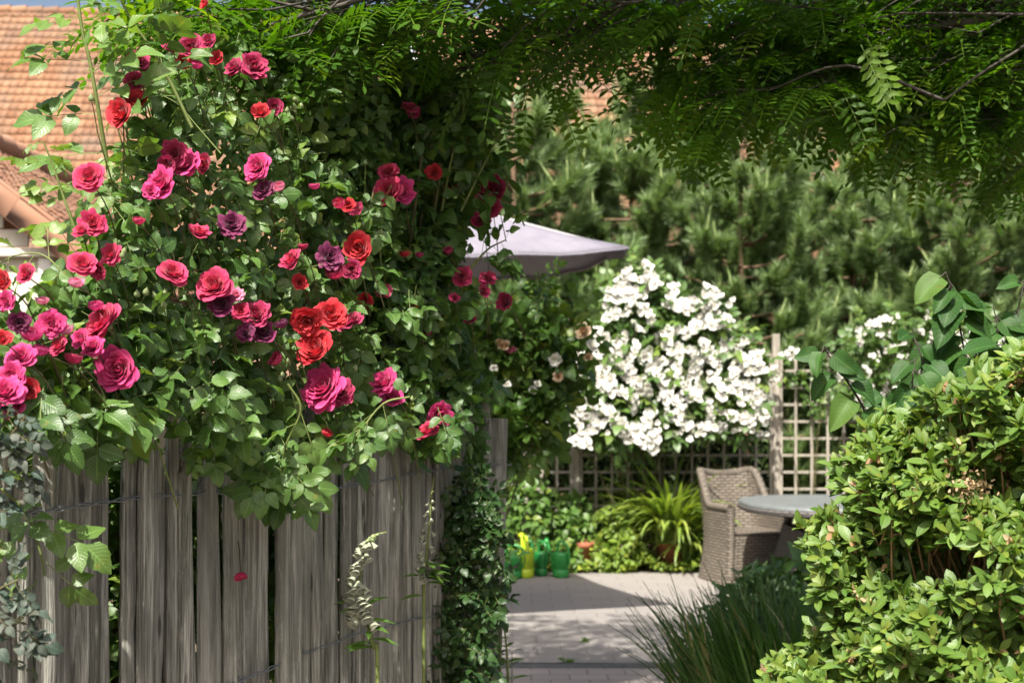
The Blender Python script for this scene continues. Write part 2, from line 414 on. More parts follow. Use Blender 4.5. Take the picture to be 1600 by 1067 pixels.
# ------------------------------------------------------------------ rose bloom meshes
def bloom_mb(seed, npet=34, open_=1.0, ragged=0.0, nu=9, nv=7, globe=False):
    g = np.random.default_rng(seed); mb = MB()
    for i in range(npet):
        f = i / (npet - 1); phi0 = i * 2.39996 + g.normal(0, .22)
        if globe:
            L = .55 + .6 * f; a0 = R_(35 + 40 * f + g.normal(0, 4)); a1 = R_(-50 + 45 * f ** 1.5 + g.normal(0, 6)); half = .3 + .35 * f
        else:
            L = .36 + .68 * f ** .8 + g.normal(0, .03)
            a0 = R_(22 + 36 * f ** 1.1 * open_ + g.normal(0, 4)); a1 = R_(-46 + 140 * f ** .75 * open_ + g.normal(0, 8) + 18 * ragged * g.normal()); half = (.2 + .36 * f) * (1.0 + .14 * g.normal())
        r0 = .02 + .06 * f
        t = np.linspace(0, 1, 25); ang = a0 + (a1 - a0) * t ** 1.4; dt = L / 24
        rr = r0 + np.concatenate([[0], np.cumsum((np.sin(ang[1:]) + np.sin(ang[:-1])) / 2 * dt)])
        zz = np.concatenate([[0], np.cumsum((np.cos(ang[1:]) + np.cos(ang[:-1])) / 2 * dt)])
        v = np.linspace(0, 1, nv); u = np.linspace(-1, 1, nu); U, Vv = np.meshgrid(u, v)
        s_ = Vv * (1 - .3 * np.abs(U) ** 2.4)
        r = np.interp(s_.ravel(), t, rr).reshape(s_.shape); z = np.interp(s_.ravel(), t, zz).reshape(s_.shape)
        wv = half * (.4 + .6 * np.sin(np.pi / 2 * np.clip(Vv * 1.5, 0, 1)))
        ph = np.clip(U * wv / np.maximum(r, .13), -1.7, 1.7)
        k1, k2, p1, p2 = g.uniform(2.5, 5), g.uniform(5, 8), g.uniform(0, 6, 2)[0], g.uniform(0, 6)
        ruff = (.042 + .06 * ragged) * (np.sin(U * k1 + p1) + .6 * np.sin(U * k2 + p2)) * Vv ** 2
        r = r + ruff * .8 - .05 * (1 - f) * U ** 2 * Vv; z = z + ruff + .04 * U ** 2 * Vv * (1 - f * .5)
        A = phi0 + ph + .25 * (1 - f) * Vv
        V = np.stack([r * np.cos(A), r * np.sin(A), z - (.28 if not globe else .45)], -1)
        tint = np.stack([np.full((nv, nu), np.clip(f + g.normal(0, .15), 0, 1)), (s_ ** 6) * (.3 + .7 * g.random())], -1)
        mb.grid(V, tint)
    # calyx
    th = np.linspace(0, 2 * np.pi, 8, endpoint=False)
    C = np.array([[[.02 * np.cos(t), .02 * np.sin(t), -.48] for t in th], [[.12 * np.cos(t), .12 * np.sin(t), -.42] for t in th], [[.15 * np.cos(t), .15 * np.sin(t), -.3] for t in th], [[.05 * np.cos(t), .05 * np.sin(t), -.22] for t in th]])
    mb.grid(C, np.tile([.3, 0], (32, 1)), mat=1, closed_u=True)
    for k in range(5):
        a = k * 1.2566 + g.normal(0, .1); dirv = np.array([[math.cos(a), math.sin(a), -.15]]); nn = np.array([[0, 0, 1.]])
        mb.inst(T_LANCE, frames(dirv, nn), np.array([[.1 * math.cos(a), .1 * math.sin(a), -.34]]), np.array([.38]), np.array([[.4, 0]]), 1)
    return mb
_bl = {}
def bloom_mesh(colname, var):
    key = (colname, var)
    if key not in _bl:
        specs = [(54, 1.0, .15), (46, .86, .1), (60, 1.08, .5), (48, 1.0, 1.0), (26, .38, .1)]; glb = var == 4
        n_, op, rg = specs[var]
        o = bloom_mb(100 + var, n_, op, rg, globe=glb).build('bloom', [PET[colname], M['bud']])
        _bl[key] = o.data; bpy.data.objects.remove(o)
    return _bl[key]
def add_bloom(parent, pos, axis, rad, colname, var, name='bloom', label=None, g=None):
    o = bpy.data.objects.new(name, bloom_mesh(colname, var)); col.objects.link(o); o.parent = parent
    o.location = np.asarray(pos) - parent_world(parent)
    q = Vector(nrm(axis)).to_track_quat('Z', 'Y'); o.rotation_euler = q.to_euler(); o.rotation_euler.rotate_axis('Z', float((g or rng).random() * 6.28))
    s = rad * (g or rng).uniform(.96, 1.06); o.scale = (s, s, s)
    if label: o['label'] = label
    return o
def bud_mb():
    mb = MB(); th = np.linspace(0, 2 * np.pi, 8, endpoint=False)
    pr = [(0, -.1), (.06, 0), (.42, .12), (.5, .45), (.42, .75), (.2, 1.05), (.03, 1.35)]
    mb.grid(np.array([[[r * math.cos(t), r * math.sin(t), z] for t in th] for r, z in pr]), closed_u=True)
    return mb
_o = bud_mb().build('bud', M['bud']); BUD = _o.data; bpy.data.objects.remove(_o)
def add_bud(parent, pos, axis, size):
    o = bpy.data.objects.new('bud', BUD); col.objects.link(o); o.parent = parent; o.location = np.asarray(pos) - parent_world(parent)
    o.rotation_euler = Vector(nrm(axis)).to_track_quat('Z', 'Y').to_euler(); o.scale = (size,) * 3; return o

# ================================================================== SETTING
M['soil'] = plain('garden soil', (.11, .085, .06), .95, .1, .45, 3, .03)
def mk_ground():
    mb = MB(); n = 80
    xs = np.linspace(-1, 1, n); X, Y = np.meshgrid(np.sign(xs) * np.abs(xs) ** 2.2 * 160, np.sign(xs) * np.abs(xs) ** 2.2 * 160 + 8)
    mb.add(np.stack([X, Y, np.zeros_like(X)], -1).reshape(-1, 3), {4: [[i * n + j, i * n + j + 1, (i + 1) * n + j + 1, (i + 1) * n + j] for i in range(n - 1) for j in range(n - 1)]})
    struct(mb.build('ground', M['soil']))
mk_ground()
def paving(name, bw, bh, c1, c2, mort):
    m = NT(name); co = m.coord('Object'); b = m.N('ShaderNodeTexBrick'); m.L(co, b.inputs['Vector'])
    b.inputs['Scale'].default_value = 1; b.inputs['Brick Width'].default_value = bw; b.inputs['Row Height'].default_value = bh
    b.inputs['Mortar Size'].default_value = .006; b.inputs['Mortar Smooth'].default_value = .3; b.offset = .5
    b.inputs['Color1'].default_value = (*c1, 1); b.inputs['Color2'].default_value = (*c2, 1); b.inputs['Mortar'].default_value = (*mort, 1)
    n = m.noise(co, 2.2, 6); n2 = m.noise(co, 60, 3)
    c = m.mix(m.math('MULTIPLY', n, .55), b.outputs[0], (.2, .175, .15)); c = m.mix(m.math('MULTIPLY', n2, .35), c, (.33, .3, .28))
    h = m.math('SUBTRACT', m.math('MULTIPLY', n2, .25), b.outputs['Fac'])
    return m.done(m.bsdf(c, .85, .25, m.bump(h, .6, .006)).outputs[0])
M['patio'] = paving('patio slabs', .3, .2, (.21, .2, .19), (.178, .171, .166), (.135, .122, .11))
M['path'] = paving('path setts', .21, .14, (.36, .31, .28), (.3, .26, .24), (.13, .11, .09))
def sheet(name, mat, x0, x1, y0, y1, z):
    mb = MB(); mb.add([[x0, y0, z], [x1, y0, z], [x1, y1, z], [x0, y1, z]], {4: [[0, 1, 2, 3]]}); return struct(mb.build(name, mat))
sheet('patio', M['patio'], -1.1, 6.5, 7.72, 11.92, .006)
sheet('path', M['path'], -.75, 1.15, -3, 7.6, .004)
mb = MB(); mb.box((.2, 7.66, .0), (1.3, .055, .014), bev=.004); struct(mb.build('drain_kerb', plain('dark drain', (.1, .1, .1), .7, .4, .3, 12, .01)))

# ------------------------------------------------------------------ tiled roofs
def roof_mat(name, lo, hi, weather):
    m = NT(name); a = m.N('ShaderNodeAttribute', attribute_name='tint'); sp = m.N('ShaderNodeSeparateColor'); m.L(a.outputs['Color'], sp.inputs[0])
    c = m.ramp(sp.outputs[0], [(0, lo), (1, hi)]); co = m.coord('Object')
    c = m.mix(m.ramp(m.noise(co, .55, 5, .7), [(.46, (0, 0, 0)), (.66, (.85, .85, .85))]), c, weather)
    c = m.mix(m.math('MULTIPLY', m.noise(co, 9, 4), .3), c, tuple(x * .8 for x in lo))
    return m.done(m.bsdf(c, .85, .2).outputs[0])
M['tile'] = roof_mat('orange clay tile', (.2, .098, .052), (.315, .182, .108), (.165, .125, .098))
M['tile2'] = roof_mat('pale clay tile', (.34, .175, .11), (.43, .25, .165), (.32, .21, .155))
def tile_tpl(wd, ex, amp, lift):
    u = np.linspace(0, 1, 7); prof = amp * (np.cos(u * 2 * np.pi) * .6 + .4 * np.cos(u * 4 * np.pi))
    rows = [(0, 0), (ex * 1.02, lift), (ex * 1.025, -.02)]
    V = np.array([[[uu * wd, vv, pr + zz] for uu, pr in zip(u, prof)] for vv, zz in rows]).reshape(-1, 3)
    q = [[i * 7 + j, i * 7 + j + 1, (i + 1) * 7 + j + 1, (i + 1) * 7 + j] for i in range(2) for j in range(6)]
    return V, {4: q}, np.zeros((21, 2))
def tiled(parent, origin, u, v, nu, nv, wd, ex, mat, name='roof', amp=.022, lift=.045):
    u = nrm(u); v = nrm(v); n = np.cross(u, v); n = n if n[2] > 0 else -n
    R = np.stack([u, v, n], -1); I, J = np.meshgrid(np.arange(nu), np.arange(nv)); I = I.ravel(); J = J.ravel()
    pos = np.asarray(origin) + I[:, None] * wd * u + J[:, None] * ex * v + n * rng.normal(0, .004, (len(I), 1))
    mb = MB(); g = np.random.default_rng(3); tint = np.stack([np.clip(g.normal(.5, .25, len(I)) + .2 * np.sin(J * .7), 0, 1), np.zeros(len(I))], 1)
    mb.inst(tile_tpl(wd, ex, amp, lift), np.repeat(R[None], len(I), 0), pos, 1.0, tint)
    o_, uu, vv = np.asarray(origin) - n * .06, u * wd * nu, v * ex * nv
    mb.add([o_, o_ + uu, o_ + uu + vv, o_ + vv], {4: [[0, 1, 2, 3]]})
    return mb.build(name, mat, parent)

M['brick'] = paving('red brick wall', .22, .07, (.4, .16, .09), (.33, .13, .08), (.45, .4, .35))
A = P(-160, 12, 36); B = P(1760, 62, 39.3); u = nrm(B - A); back = nrm(np.array([u[1], -u[0], 0])) * -1
if back[1] < 0: back = -back
down = nrm(np.array([-back[0], -back[1], -1.0])); nu = int(np.linalg.norm(B - A) / .19)
house = thing('main_house', 'large house with long orange tiled roof behind the pines', 'house', (A[0], A[1], 0))
tiled(house, A, u, down, nu, 31, .19, .345, M['tile'])
E = A + down * .345 * 30.4; E2 = E + u * .19 * nu
mb = MB()
for k in range(int(np.linalg.norm(B - A) / .42)):
    p0 = A + u * .42 * k; p1 = p0 + u * .44
    mb.tube([p0 + [0, 0, -.03], p1 + [0, 0, .0]], [.13, .15], 8, (float(rng.random()), 0))
mb.build('ridge', M['tile'], house)
mb = MB(); e0 = E - down * .2; f0 = E2 - down * .2; e0 = e0 + back * .5; f0 = f0 + back * .5
mb.add([[*e0[:2], 0], [*f0[:2], 0], [*f0[:2], e0[2]], [*e0[:2], e0[2]], [*(e0[:2] + back[:2] * 12), 0], [*(f0[:2] + back[:2] * 12), 0], [*(f0[:2] + back[:2] * 12), e0[2]], [*(e0[:2] + back[:2] * 12), e0[2]]],
       {4: [[0, 1, 2, 3], [4, 5, 6, 7], [0, 3, 7, 4], [1, 5, 6, 2]]}); mb.build('wall', M['brick'], house)
br = A + back * 7.3 * .345 * 30.4 / 10.5; mb = MB(); dn2 = nrm(np.array([back[0], back[1], -1.0]))
mb.add([A - [0, 0, .05], B - [0, 0, .05], B + dn2 * 10.4, A + dn2 * 10.4], {4: [[0, 1, 2, 3]]}); mb.build('rear_roof', M['tile'], house)
M['white_paint'] = plain('white paint', (.62, .62, .6), .5, .4, .05)
M['glass'] = plain('dark glass', (.5, .56, .6), .08, .8, .05)
nr = np.cross(u, down); nr = nr if nr[2] > 0 else -nr
for px, py in ((620, 92), (1240, 70)):
    k = (px - 800) / F
    # intersect pixel ray with the roof plane
    d = np.array([k, 1, (HY - py) / F]); t = ((A - np.array([0, 0, CH])) @ nr) / (d @ nr); c = np.array([0, 0, CH]) + d * t
    R = np.stack([u, down, nr], -1)
    mb = MB(); mb.box(c + nr * .08, (.55, .45, .08), R, bev=.02); wn = mb.build('roof_window', M['white_paint'], house)
    mb = MB(); mb.box(c + nr * .165, (.45, .35, .01), R); mb.build('pane', M['glass'], wn)

# ---- small garden house at the left
ap = P(-217, 127, 11.0); sl = .754; ex = np.array([1, 0, 0.])
shed = thing('garden_house', 'small cream boarded outbuilding with terracotta gable roof at left', 'outbuilding', (ap[0], ap[1], 0))
dr = nrm(np.array([1, 0, -sl])); dl = nrm(np.array([-1, 0, -sl])); SL = 2.75
tiled(shed, ap, (0, 1, 0), dr, 36, int(SL / .1), .16, .1, M['tile2'], 'roof', .016, .018)
tiled(shed, ap, (0, 1, 0), dl, 36, int(SL / .1), .16, .1, M['tile2'], 'roof', .016, .018)
mb = MB()
for d in (dr, dl):
    n = np.cross(d, (0, 1, 0)); n = n if n[2] > 0 else -n
    for k in range(9):
        c = ap + d * (.33 * k + .17); R = np.stack([d, (0, 1, 0), n], -1)
        tl = d * .165
        mb.box(c + n * (.03 + .008 * (k % 2)) + np.array([0, -.03, 0]) , (.172, .075, .02), R, (float(rng.random()), 0), bev=.01)
        mb.box(c + n * -.075 + np.array([0, -.105, 0]), (.168, .014, .1), R, (float(rng.random()), 0), bev=.006)
mb.build('verge_tile', M['tile2'], shed)
mb = MB()
for k in range(15):
    p0 = ap + np.array([0, .4 * k - .08, .03]); mb.tube([p0, p0 + [0, .43, .02]], [.11, .13], 10, (float(rng.random()), 0), True)
mb.build('ridge', M['tile2'], shed)
M['cream'] = plain('cream painted boards', (.5, .47, .4), .6, .3, .08, 5, .004)
mb = MB(); yw = ap[1] + .12; xe = P(62, 430, yw)[0]; zr = ap[2] - .22
xl = 2 * ap[0] - xe + .2
x = xe; zt = zr - (xe - ap[0]) * sl; zlow = P(0, 392, yw)[2]
mb.add([[xl, yw, 0], [xe, yw, 0], [xe, yw, zlow], [xl, yw, zlow], [xl, yw + 5.4, 0], [xe, yw + 5.4, 0], [xe, yw + 5.4, zlow], [xl, yw + 5.4, zlow]], {4: [[0, 1, 2, 3], [1, 5, 6, 2], [5, 4, 7, 6], [4, 0, 3, 7]]})
mb.build('wall', M['cream'], shed, smooth=False)
mb = MB(); z = zlow
R0 = np.eye(3); gz = [P(0, 392, yw)[2], P(0, 381, yw)[2], P(0, 374, yw)[2]]
xg = xe + 1.15
for k in range(11):
    z0 = zlow + .03 + k * .155; 
    half = (ap[2] - .26 - z0 - .075) / sl
    if half < .05: break
    half = min(half, 2.2)
    mb.box((ap[0], yw - .03 + .0, z0 + .07), (half, .014, .071), None, bev=.004)
mb.box((ap[0], yw - .06, zlow - .02), (2.12, .03, .035), None, bev=.005)
mb.build('gable_board', M['cream'], shed, smooth=False)
mb = MB(); mb.box((ap[0] + 2.1, yw, zlow / 2 - .03), (.05, .05, zlow / 2 - .03), bev=.008); mb.build('porch_post', M['cream'], shed, smooth=False)
mb = MB(); mb.box((xe + .06, yw - .02, zlow / 2 - .03), (.055, .03, zlow / 2 - .03), bev=.006); mb.build('corner_board', M['white_paint'], shed, smooth=False)

# ------------------------------------------------------------------ trellis
def wood_mat(name, dark, mid, light, scale=(60, 60, 2.0), bumpd=.004, alg=None):
    m = NT(name); co = m.coord('Object'); rd = m.N('ShaderNodeObjectInfo').outputs['Random']
    cmb = m.N('ShaderNodeCombineXYZ'); m.L(m.math('MULTIPLY', rd, 37), cmb.inputs[0]); m.L(m.math('MULTIPLY', rd, 91), cmb.inputs[2])
    v = m.mapping(co, scale, cmb.outputs[0]); n = m.noise(v, 1.0, 6, .65); n2 = m.noise(m.mapping(co, (9, 9, 3), cmb.outputs[0]), 1, 4); n3 = m.noise(m.mapping(co, (scale[0] * 2.5, scale[1] * 2.5, scale[2] * 1.2), cmb.outputs[0]), 1, 3)
    c = m.ramp(n, [(.36, dark), (.5, mid), (.62, light)])
    c = m.mix(m.ramp(n3, [(.36, (.85, .85, .85)), (.46, (0, 0, 0))]), c, tuple(x * .35 for x in dark))
    c = m.mix(m.math('MULTIPLY', n2, .3), c, mid)
    c = m.mix(m.math('MULTIPLY', rd, .5), c, dark); c = m.mix(m.math('MULTIPLY', m.math('FRACT', m.math('MULTIPLY', rd, 7.3)), .3), c, light)
    if alg: c = m.mix(m.ramp(m.noise(m.mapping(co, (5, 5, 2), cmb.outputs[0]), 1, 4), [(.5, (0, 0, 0)), (.75, (.5, .5, .5))]), c, alg)
    pa = m.noise(m.mapping(co, (26, 26, 4.5), cmb.outputs[0]), 1, 5, .75)
    c = m.mix(m.ramp(pa, [(.55, (0, 0, 0)), (.68, (.6, .6, .6))]), c, light)
    st_ = m.noise(m.mapping(co, (14, 14, 2.0), cmb.outputs[0]), 1, 3)
    c = m.mix(m.ramp(st_, [(.32, (.7, .7, .7)), (.46, (0, 0, 0))]), c, dark)
    vo = m.N('ShaderNodeTexVoronoi'); vo.inputs['Scale'].default_value = 1; m.L(m.mapping(co, (24, 24, 5.5), cmb.outputs[0]), vo.inputs['Vector'])
    c = m.mix(m.ramp(vo.outputs['Distance'], [(.1, (.8, .8, .8)), (.17, (0, 0, 0))]), c, tuple(x * .6 for x in dark))
    h = m.math('ADD', n, m.math('MULTIPLY', n3, .8))
    return m.done(m.bsdf(c, .85, .25, m.bump(h, .9, bumpd)).outputs[0])
M['trellis'] = wood_mat('weathered trellis wood', (.22, .198, .163), (.32, .29, .243), (.4, .366, .31), (30, 30, 5), .002)
TY = 12.3; pxs = [600, 900, 1212, 1524]; zb = .1; zt = CH + (HY - 553) * TY / F
tl = ['leftmost lattice trellis panel, behind the dark rose foliage', 'lattice trellis panel almost covered by the big white rambling rose', 'lattice trellis panel standing open behind the wicker chair and table']
for i in range(3):
    x0 = P(pxs[i], 0, TY)[0] + .035; x1 = P(pxs[i + 1], 0, TY)[0] - .035
    t = thing('trellis', tl[i], 'trellis', ((x0 + x1) / 2, TY, zb), 'wooden trellis panels')
    mb = MB(); n = 12
    for k in range(1, n): mb.box((x0 + (x1 - x0) * k / n, TY - .008, (zb + zt) / 2), (.012, .006, (zt - zb) / 2 - .02))
    nz = int((zt - zb) / .146)
    for k in range(1, nz): mb.box(((x0 + x1) / 2, TY + .0045, zb + (zt - zb) * k / nz), ((x1 - x0) / 2 - .02, .006, .011))
    mb.build('lattice', M['trellis'], t, smooth=False)
    mb = MB()
    for xx in (x0 + .012, x1 - .012): mb.box((xx, TY, (zb + zt) / 2), (.012, .02, (zt - zb) / 2 - .026))
    for zz in (zb + .012, zt - .012): mb.box(((x0 + x1) / 2, TY, zz), ((x1 - x0) / 2, .02, .014))
    mb.build('frame', M['trellis'], t, smooth=False)
pl = ['far left square timber post of the trellis', 'timber post behind the big white rambling rose', 'tall timber trellis post rising above the wicker chair back', 'timber trellis post hidden in the azalea side white rose']
for i, p in enumerate(pxs):
    mb = MB(); xx = P(p, 0, TY)[0]; zz = CH + (HY - 522) * TY / F
    mb.box((0, 0, zz / 2), (.032, .035, zz / 2), bev=.004)
    o = mb.build('trellis_post', M['trellis'], smooth=False); o.location = (xx, TY, 0); tag(o, pl[i], 'post', 'trellis posts')

# ------------------------------------------------------------------ parasol
def mk_parasol():
    C = np.array([-.55, 8.9]); k0 = np.array([1.27, -.6]); cs = [k0, np.array([-k0[1], k0[0]]), -k0, np.array([k0[1], -k0[0]])]
    zc, za = 2.465, 2.90
    t = thing('parasol', 'open lilac grey garden parasol over the patio', 'parasol', (C[0], C[1], 0))
    m = NT('parasol cloth'); n = m.noise(m.coord('Object'), 6, 4); c = m.ramp(n, [(.3, (.16, .152, .185)), (.7, (.2, .19, .225))])
    b = m.bsdf(c, .8, .2, m.bump(m.noise(m.coord('Object'), 3.5, 3), .5, .06)); cloth = m.done(b.outputs[0])
    mb = MB()
    for i in range(4):
        a, b_ = cs[i], cs[(i + 1) % 4]; rows = []
        for s in np.linspace(0.02, 1, 13):
            row = []
            for q in np.linspace(0, 1, 15):
                xy = (a * (1 - q) + b_ * q) * s; arch = 4 * q * (1 - q)
                xy = xy * (1 - .05 * arch * s)
                z = za + (zc - za) * (s ** .95) - .075 * arch * s * s - .03 * math.sin(s * math.pi) + .012 * math.sin(q * 17 + i) * s * arch
                row.append([C[0] + xy[0], C[1] + xy[1], z])
            rows.append(row)
        top = np.array(rows); mb.grid(top)
        hem = np.array([top[-1], top[-1] + np.array([0, 0, -.02])]); mb.grid(hem)
    can = mb.build('canopy', cloth, t)
    so_ = can.modifiers.new('thickness', 'SOLIDIFY'); so_.thickness = .004; so_.offset = -1
    metal = plain('grey aluminium', (.3, .3, .31), .4, .5)
    for c_ in cs:
        mb = MB(); mb.tube([[C[0], C[1], za - .045], [C[0] + c_[0] * .99, C[1] + c_[1] * .99, zc - .022]], .011, 6, cap=True); mb.build('rib', metal, t)
    mb = MB(); mb.tube([[C[0], C[1], .0], [C[0], C[1], za + .03]], .022, 10, cap=True); mb.build('pole', metal, t)
    mb = MB(); mb.tube([[C[0], C[1], 2.1], [C[0], C[1], 2.22]], .045, 10, cap=True); mb.build('hub', metal, t)
    mb = MB(); mb.box((C[0], C[1], .05), (.3, .3, .045), bev=.02); mb.build('base', plain('concrete base', (.3, .3, .29), .8, .3), t)
    mb = MB(); kk = cs[0]; pz = np.array([C[0] + kk[0], C[1] + kk[1], zc])
    mb.add([pz, pz + [-.2, .02, -.01], pz + [-.11, .05, -.075], pz + [-.03, .02, -.07]], {4: [[0, 1, 2, 3]]}); o = mb.build('corner_flap', cloth, t)
    so_ = o.modifiers.new('thickness', 'SOLIDIFY'); so_.thickness = .004
mk_parasol()

# ------------------------------------------------------------------ wicker chair and table
def wicker_mat(name, c1, c2, dark, su=12., sv=40.):
    m = NT(name); uv = m.N('ShaderNodeUVMap').outputs[0]; b = m.N('ShaderNodeTexBrick'); m.L(uv, b.inputs['Vector'])
    b.inputs['Scale'].default_value = 1; b.inputs['Brick Width'].default_value = 1 / su; b.inputs['Row Height'].default_value = 1 / sv; b.inputs['Mortar Size'].default_value = .0075; b.inputs['Mortar Smooth'].default_value = 1.0
    b.inputs['Color1'].default_value = (*c1, 1); b.inputs['Color2'].default_value = (*c2, 1); b.inputs['Mortar'].default_value = (*dark, 1)
    return m.done(m.bsdf(b.outputs[0], .6, .4, m.bump(m.math('SUBTRACT', 1, b.outputs['Fac']), 1.0, .01)).outputs[0])
M['wicker'] = wicker_mat('brown wicker', (.2, .17, .135), (.15, .126, .102), (.06, .049, .039))
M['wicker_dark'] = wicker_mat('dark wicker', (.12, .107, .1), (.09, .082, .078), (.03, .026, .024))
def mk_chair():
    f = nrm(np.array([.3, -.95, 0])); r = np.array([-f[1], f[0], 0]); c0 = np.array([1.96, 11.42, 0])     # r: viewer's right
    T = thing('wicker_armchair', 'brown wicker garden armchair drawn up to the table', 'chair', c0)
    def W(a, b, z): return c0 + f * a + r * b * .93 + np.array([0, 0, z])
    half = smooth([(.30, -.29), (.08, -.305), (-.14, -.295), (-.255, -.235), (-.3, -.12), (-.305, 0)], 5)
    path = np.vstack([half, half[::-1][1:] * [1, -1]]); n = len(path)
    ln = np.concatenate([[0], np.cumsum(np.linalg.norm(np.diff(path, axis=0), axis=1))])
    bk = np.clip((-.06 - path[:, 0]) / .2, 0, 1); bk = bk * bk * (3 - 2 * bk)
    ztop = .635 + .25 * np.clip(bk * 1.25, 0, 1) + .03 * bk * (np.abs(path[:, 1]) / .25) ** 2 - .0
    def shell(off, z0, rows=14):
        V = []; UV = []
        for s in np.linspace(0, 1, rows):
            row = []; uvr = []
            for i in range(n):
                z = z0 + (ztop[i] - z0) * s; flare = 1 + .16 * max(0, (.36 - z) / .36) ** 1.6 + .04 * max(0, (z - .4) / .5)
                p = path[i] * flare; lean = -.10 * max(0, (z - .4)) / .5 * bk[i] 
                q = p / np.linalg.norm(p) * off
                row.append(W(p[0] + q[0] + lean, p[1] + q[1], z)); uvr.append((ln[i], z))
            V.append(row); UV.append(uvr)
        return np.array(V), np.array(UV)
    mb = MB(); Vo, Uo = shell(.012, .0); Vi, Ui = shell(-.035, .36); mb.grid(Vo, None, Uo); mb.grid(Vi, None, Ui, flip=True); mb.build('body', M['wicker'], T)
    rim = (Vo[-1] + Vi[-1]) / 2
    mb = MB(); mb.tube(rim, .034, 8, cap=True); mb.build('rim', M['wicker'], T)
    for e in (0, -1):
        mb = MB(); mb.tube(smooth(np.array([Vo[k, e] * .55 + Vo[k, e] * .45 + f * 0.0 for k in (0, 4, 8, 13)]), 4) - r * (0.012 if e == 0 else -.012) * -1, .033, 8, cap=True); mb.build('front_post', M['wicker'], T)
    mb = MB(); a0, a1 = Vo[0, 0], Vo[0, -1]; b0, b1 = W(.3, -.27, .42), W(.3, .27, .42)
    V = np.array([[a0 * (1 - q) + a1 * q for q in np.linspace(0, 1, 6)], [b0 * (1 - q) + b1 * q for q in np.linspace(0, 1, 6)]]); uv = np.array([[(q * .6, s) for q in np.linspace(0, 1, 6)] for s in (0, .42)])
    mb.grid(V, None, uv); mb.build('front_panel', M['wicker'], T)
    mb = MB(); V = np.array([[W(a, b, .425 - .0) for b in np.linspace(-.28, .28, 6)] for a in np.linspace(.31, -.28, 6)]); uv = np.array([[(a, b) for b in np.linspace(0, .56, 6)] for a in np.linspace(0, .6, 6)])
    mb.grid(V, None, uv); mb.build('seat', M['wicker'], T)
mk_chair()
def mk_table():
    c = np.array([2.56, 10.35, 0]); T = thing('garden_table', 'grey stone topped garden table on a dark wicker base', 'table', c)
    th = np.linspace(0, 2 * np.pi, 64, endpoint=False); nn = 2.6
    ring = np.stack([np.sign(np.cos(th)) * np.abs(np.cos(th)) ** (2 / nn), np.sign(np.sin(th)) * np.abs(np.sin(th)) ** (2 / nn)], 1)
    def ringz(r, z): return np.concatenate([ring * r + c[:2], np.full((64, 1), z)], 1)
    m = NT('grey stone slab'); co = m.coord('Object'); n = m.noise(co, 14, 6, .7)
    stone = m.done(m.bsdf(m.ramp(n, [(.3, (.09, .1, .1)), (.7, (.16, .175, .175))]), .45, .4).outputs[0])
    mb = MB(); mb.grid(np.array([ringz(.01, .748), ringz(.5, .748), ringz(.775, .748), ringz(.79, .742), ringz(.79, .722)]), closed_u=True, flip=True); mb.build('table_top', stone, T)
    rr = np.concatenate([[0], np.cumsum(np.linalg.norm(np.diff(ring, axis=0), axis=1))])
    prof = [(.785, .721), (.8, .71), (.8, .688), (.78, .676), (.4, .676)]
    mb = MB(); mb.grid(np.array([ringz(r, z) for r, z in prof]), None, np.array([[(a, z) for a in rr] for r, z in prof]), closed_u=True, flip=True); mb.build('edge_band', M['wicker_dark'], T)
    mb = MB(); n = 9
    for s in range(4):
        a = s * math.pi / 2; R = np.array([[math.cos(a), -math.sin(a)], [math.sin(a), math.cos(a)]])
        V = []; UV = []
        for z in np.linspace(0, .54, 8):
            h = .4 + .16 * (1 - z / .54) ** 1.4; V.append([[*(R @ np.array([h, q * h]) + c[:2]), z] for q in np.linspace(-1, 1, n)]); UV.append([(q * h, z) for q in np.linspace(-1, 1, n)])
        mb.grid(np.array(V), None, np.array(UV), flip=False)
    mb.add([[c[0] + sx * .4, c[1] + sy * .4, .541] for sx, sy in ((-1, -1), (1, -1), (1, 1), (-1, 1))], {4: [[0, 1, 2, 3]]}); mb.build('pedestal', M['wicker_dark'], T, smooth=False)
    for sx in (-1, 1):
        for sy in (-1, 1):
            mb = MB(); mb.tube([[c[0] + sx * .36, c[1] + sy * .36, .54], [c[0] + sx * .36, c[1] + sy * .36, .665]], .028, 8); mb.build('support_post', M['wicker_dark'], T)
mk_table()

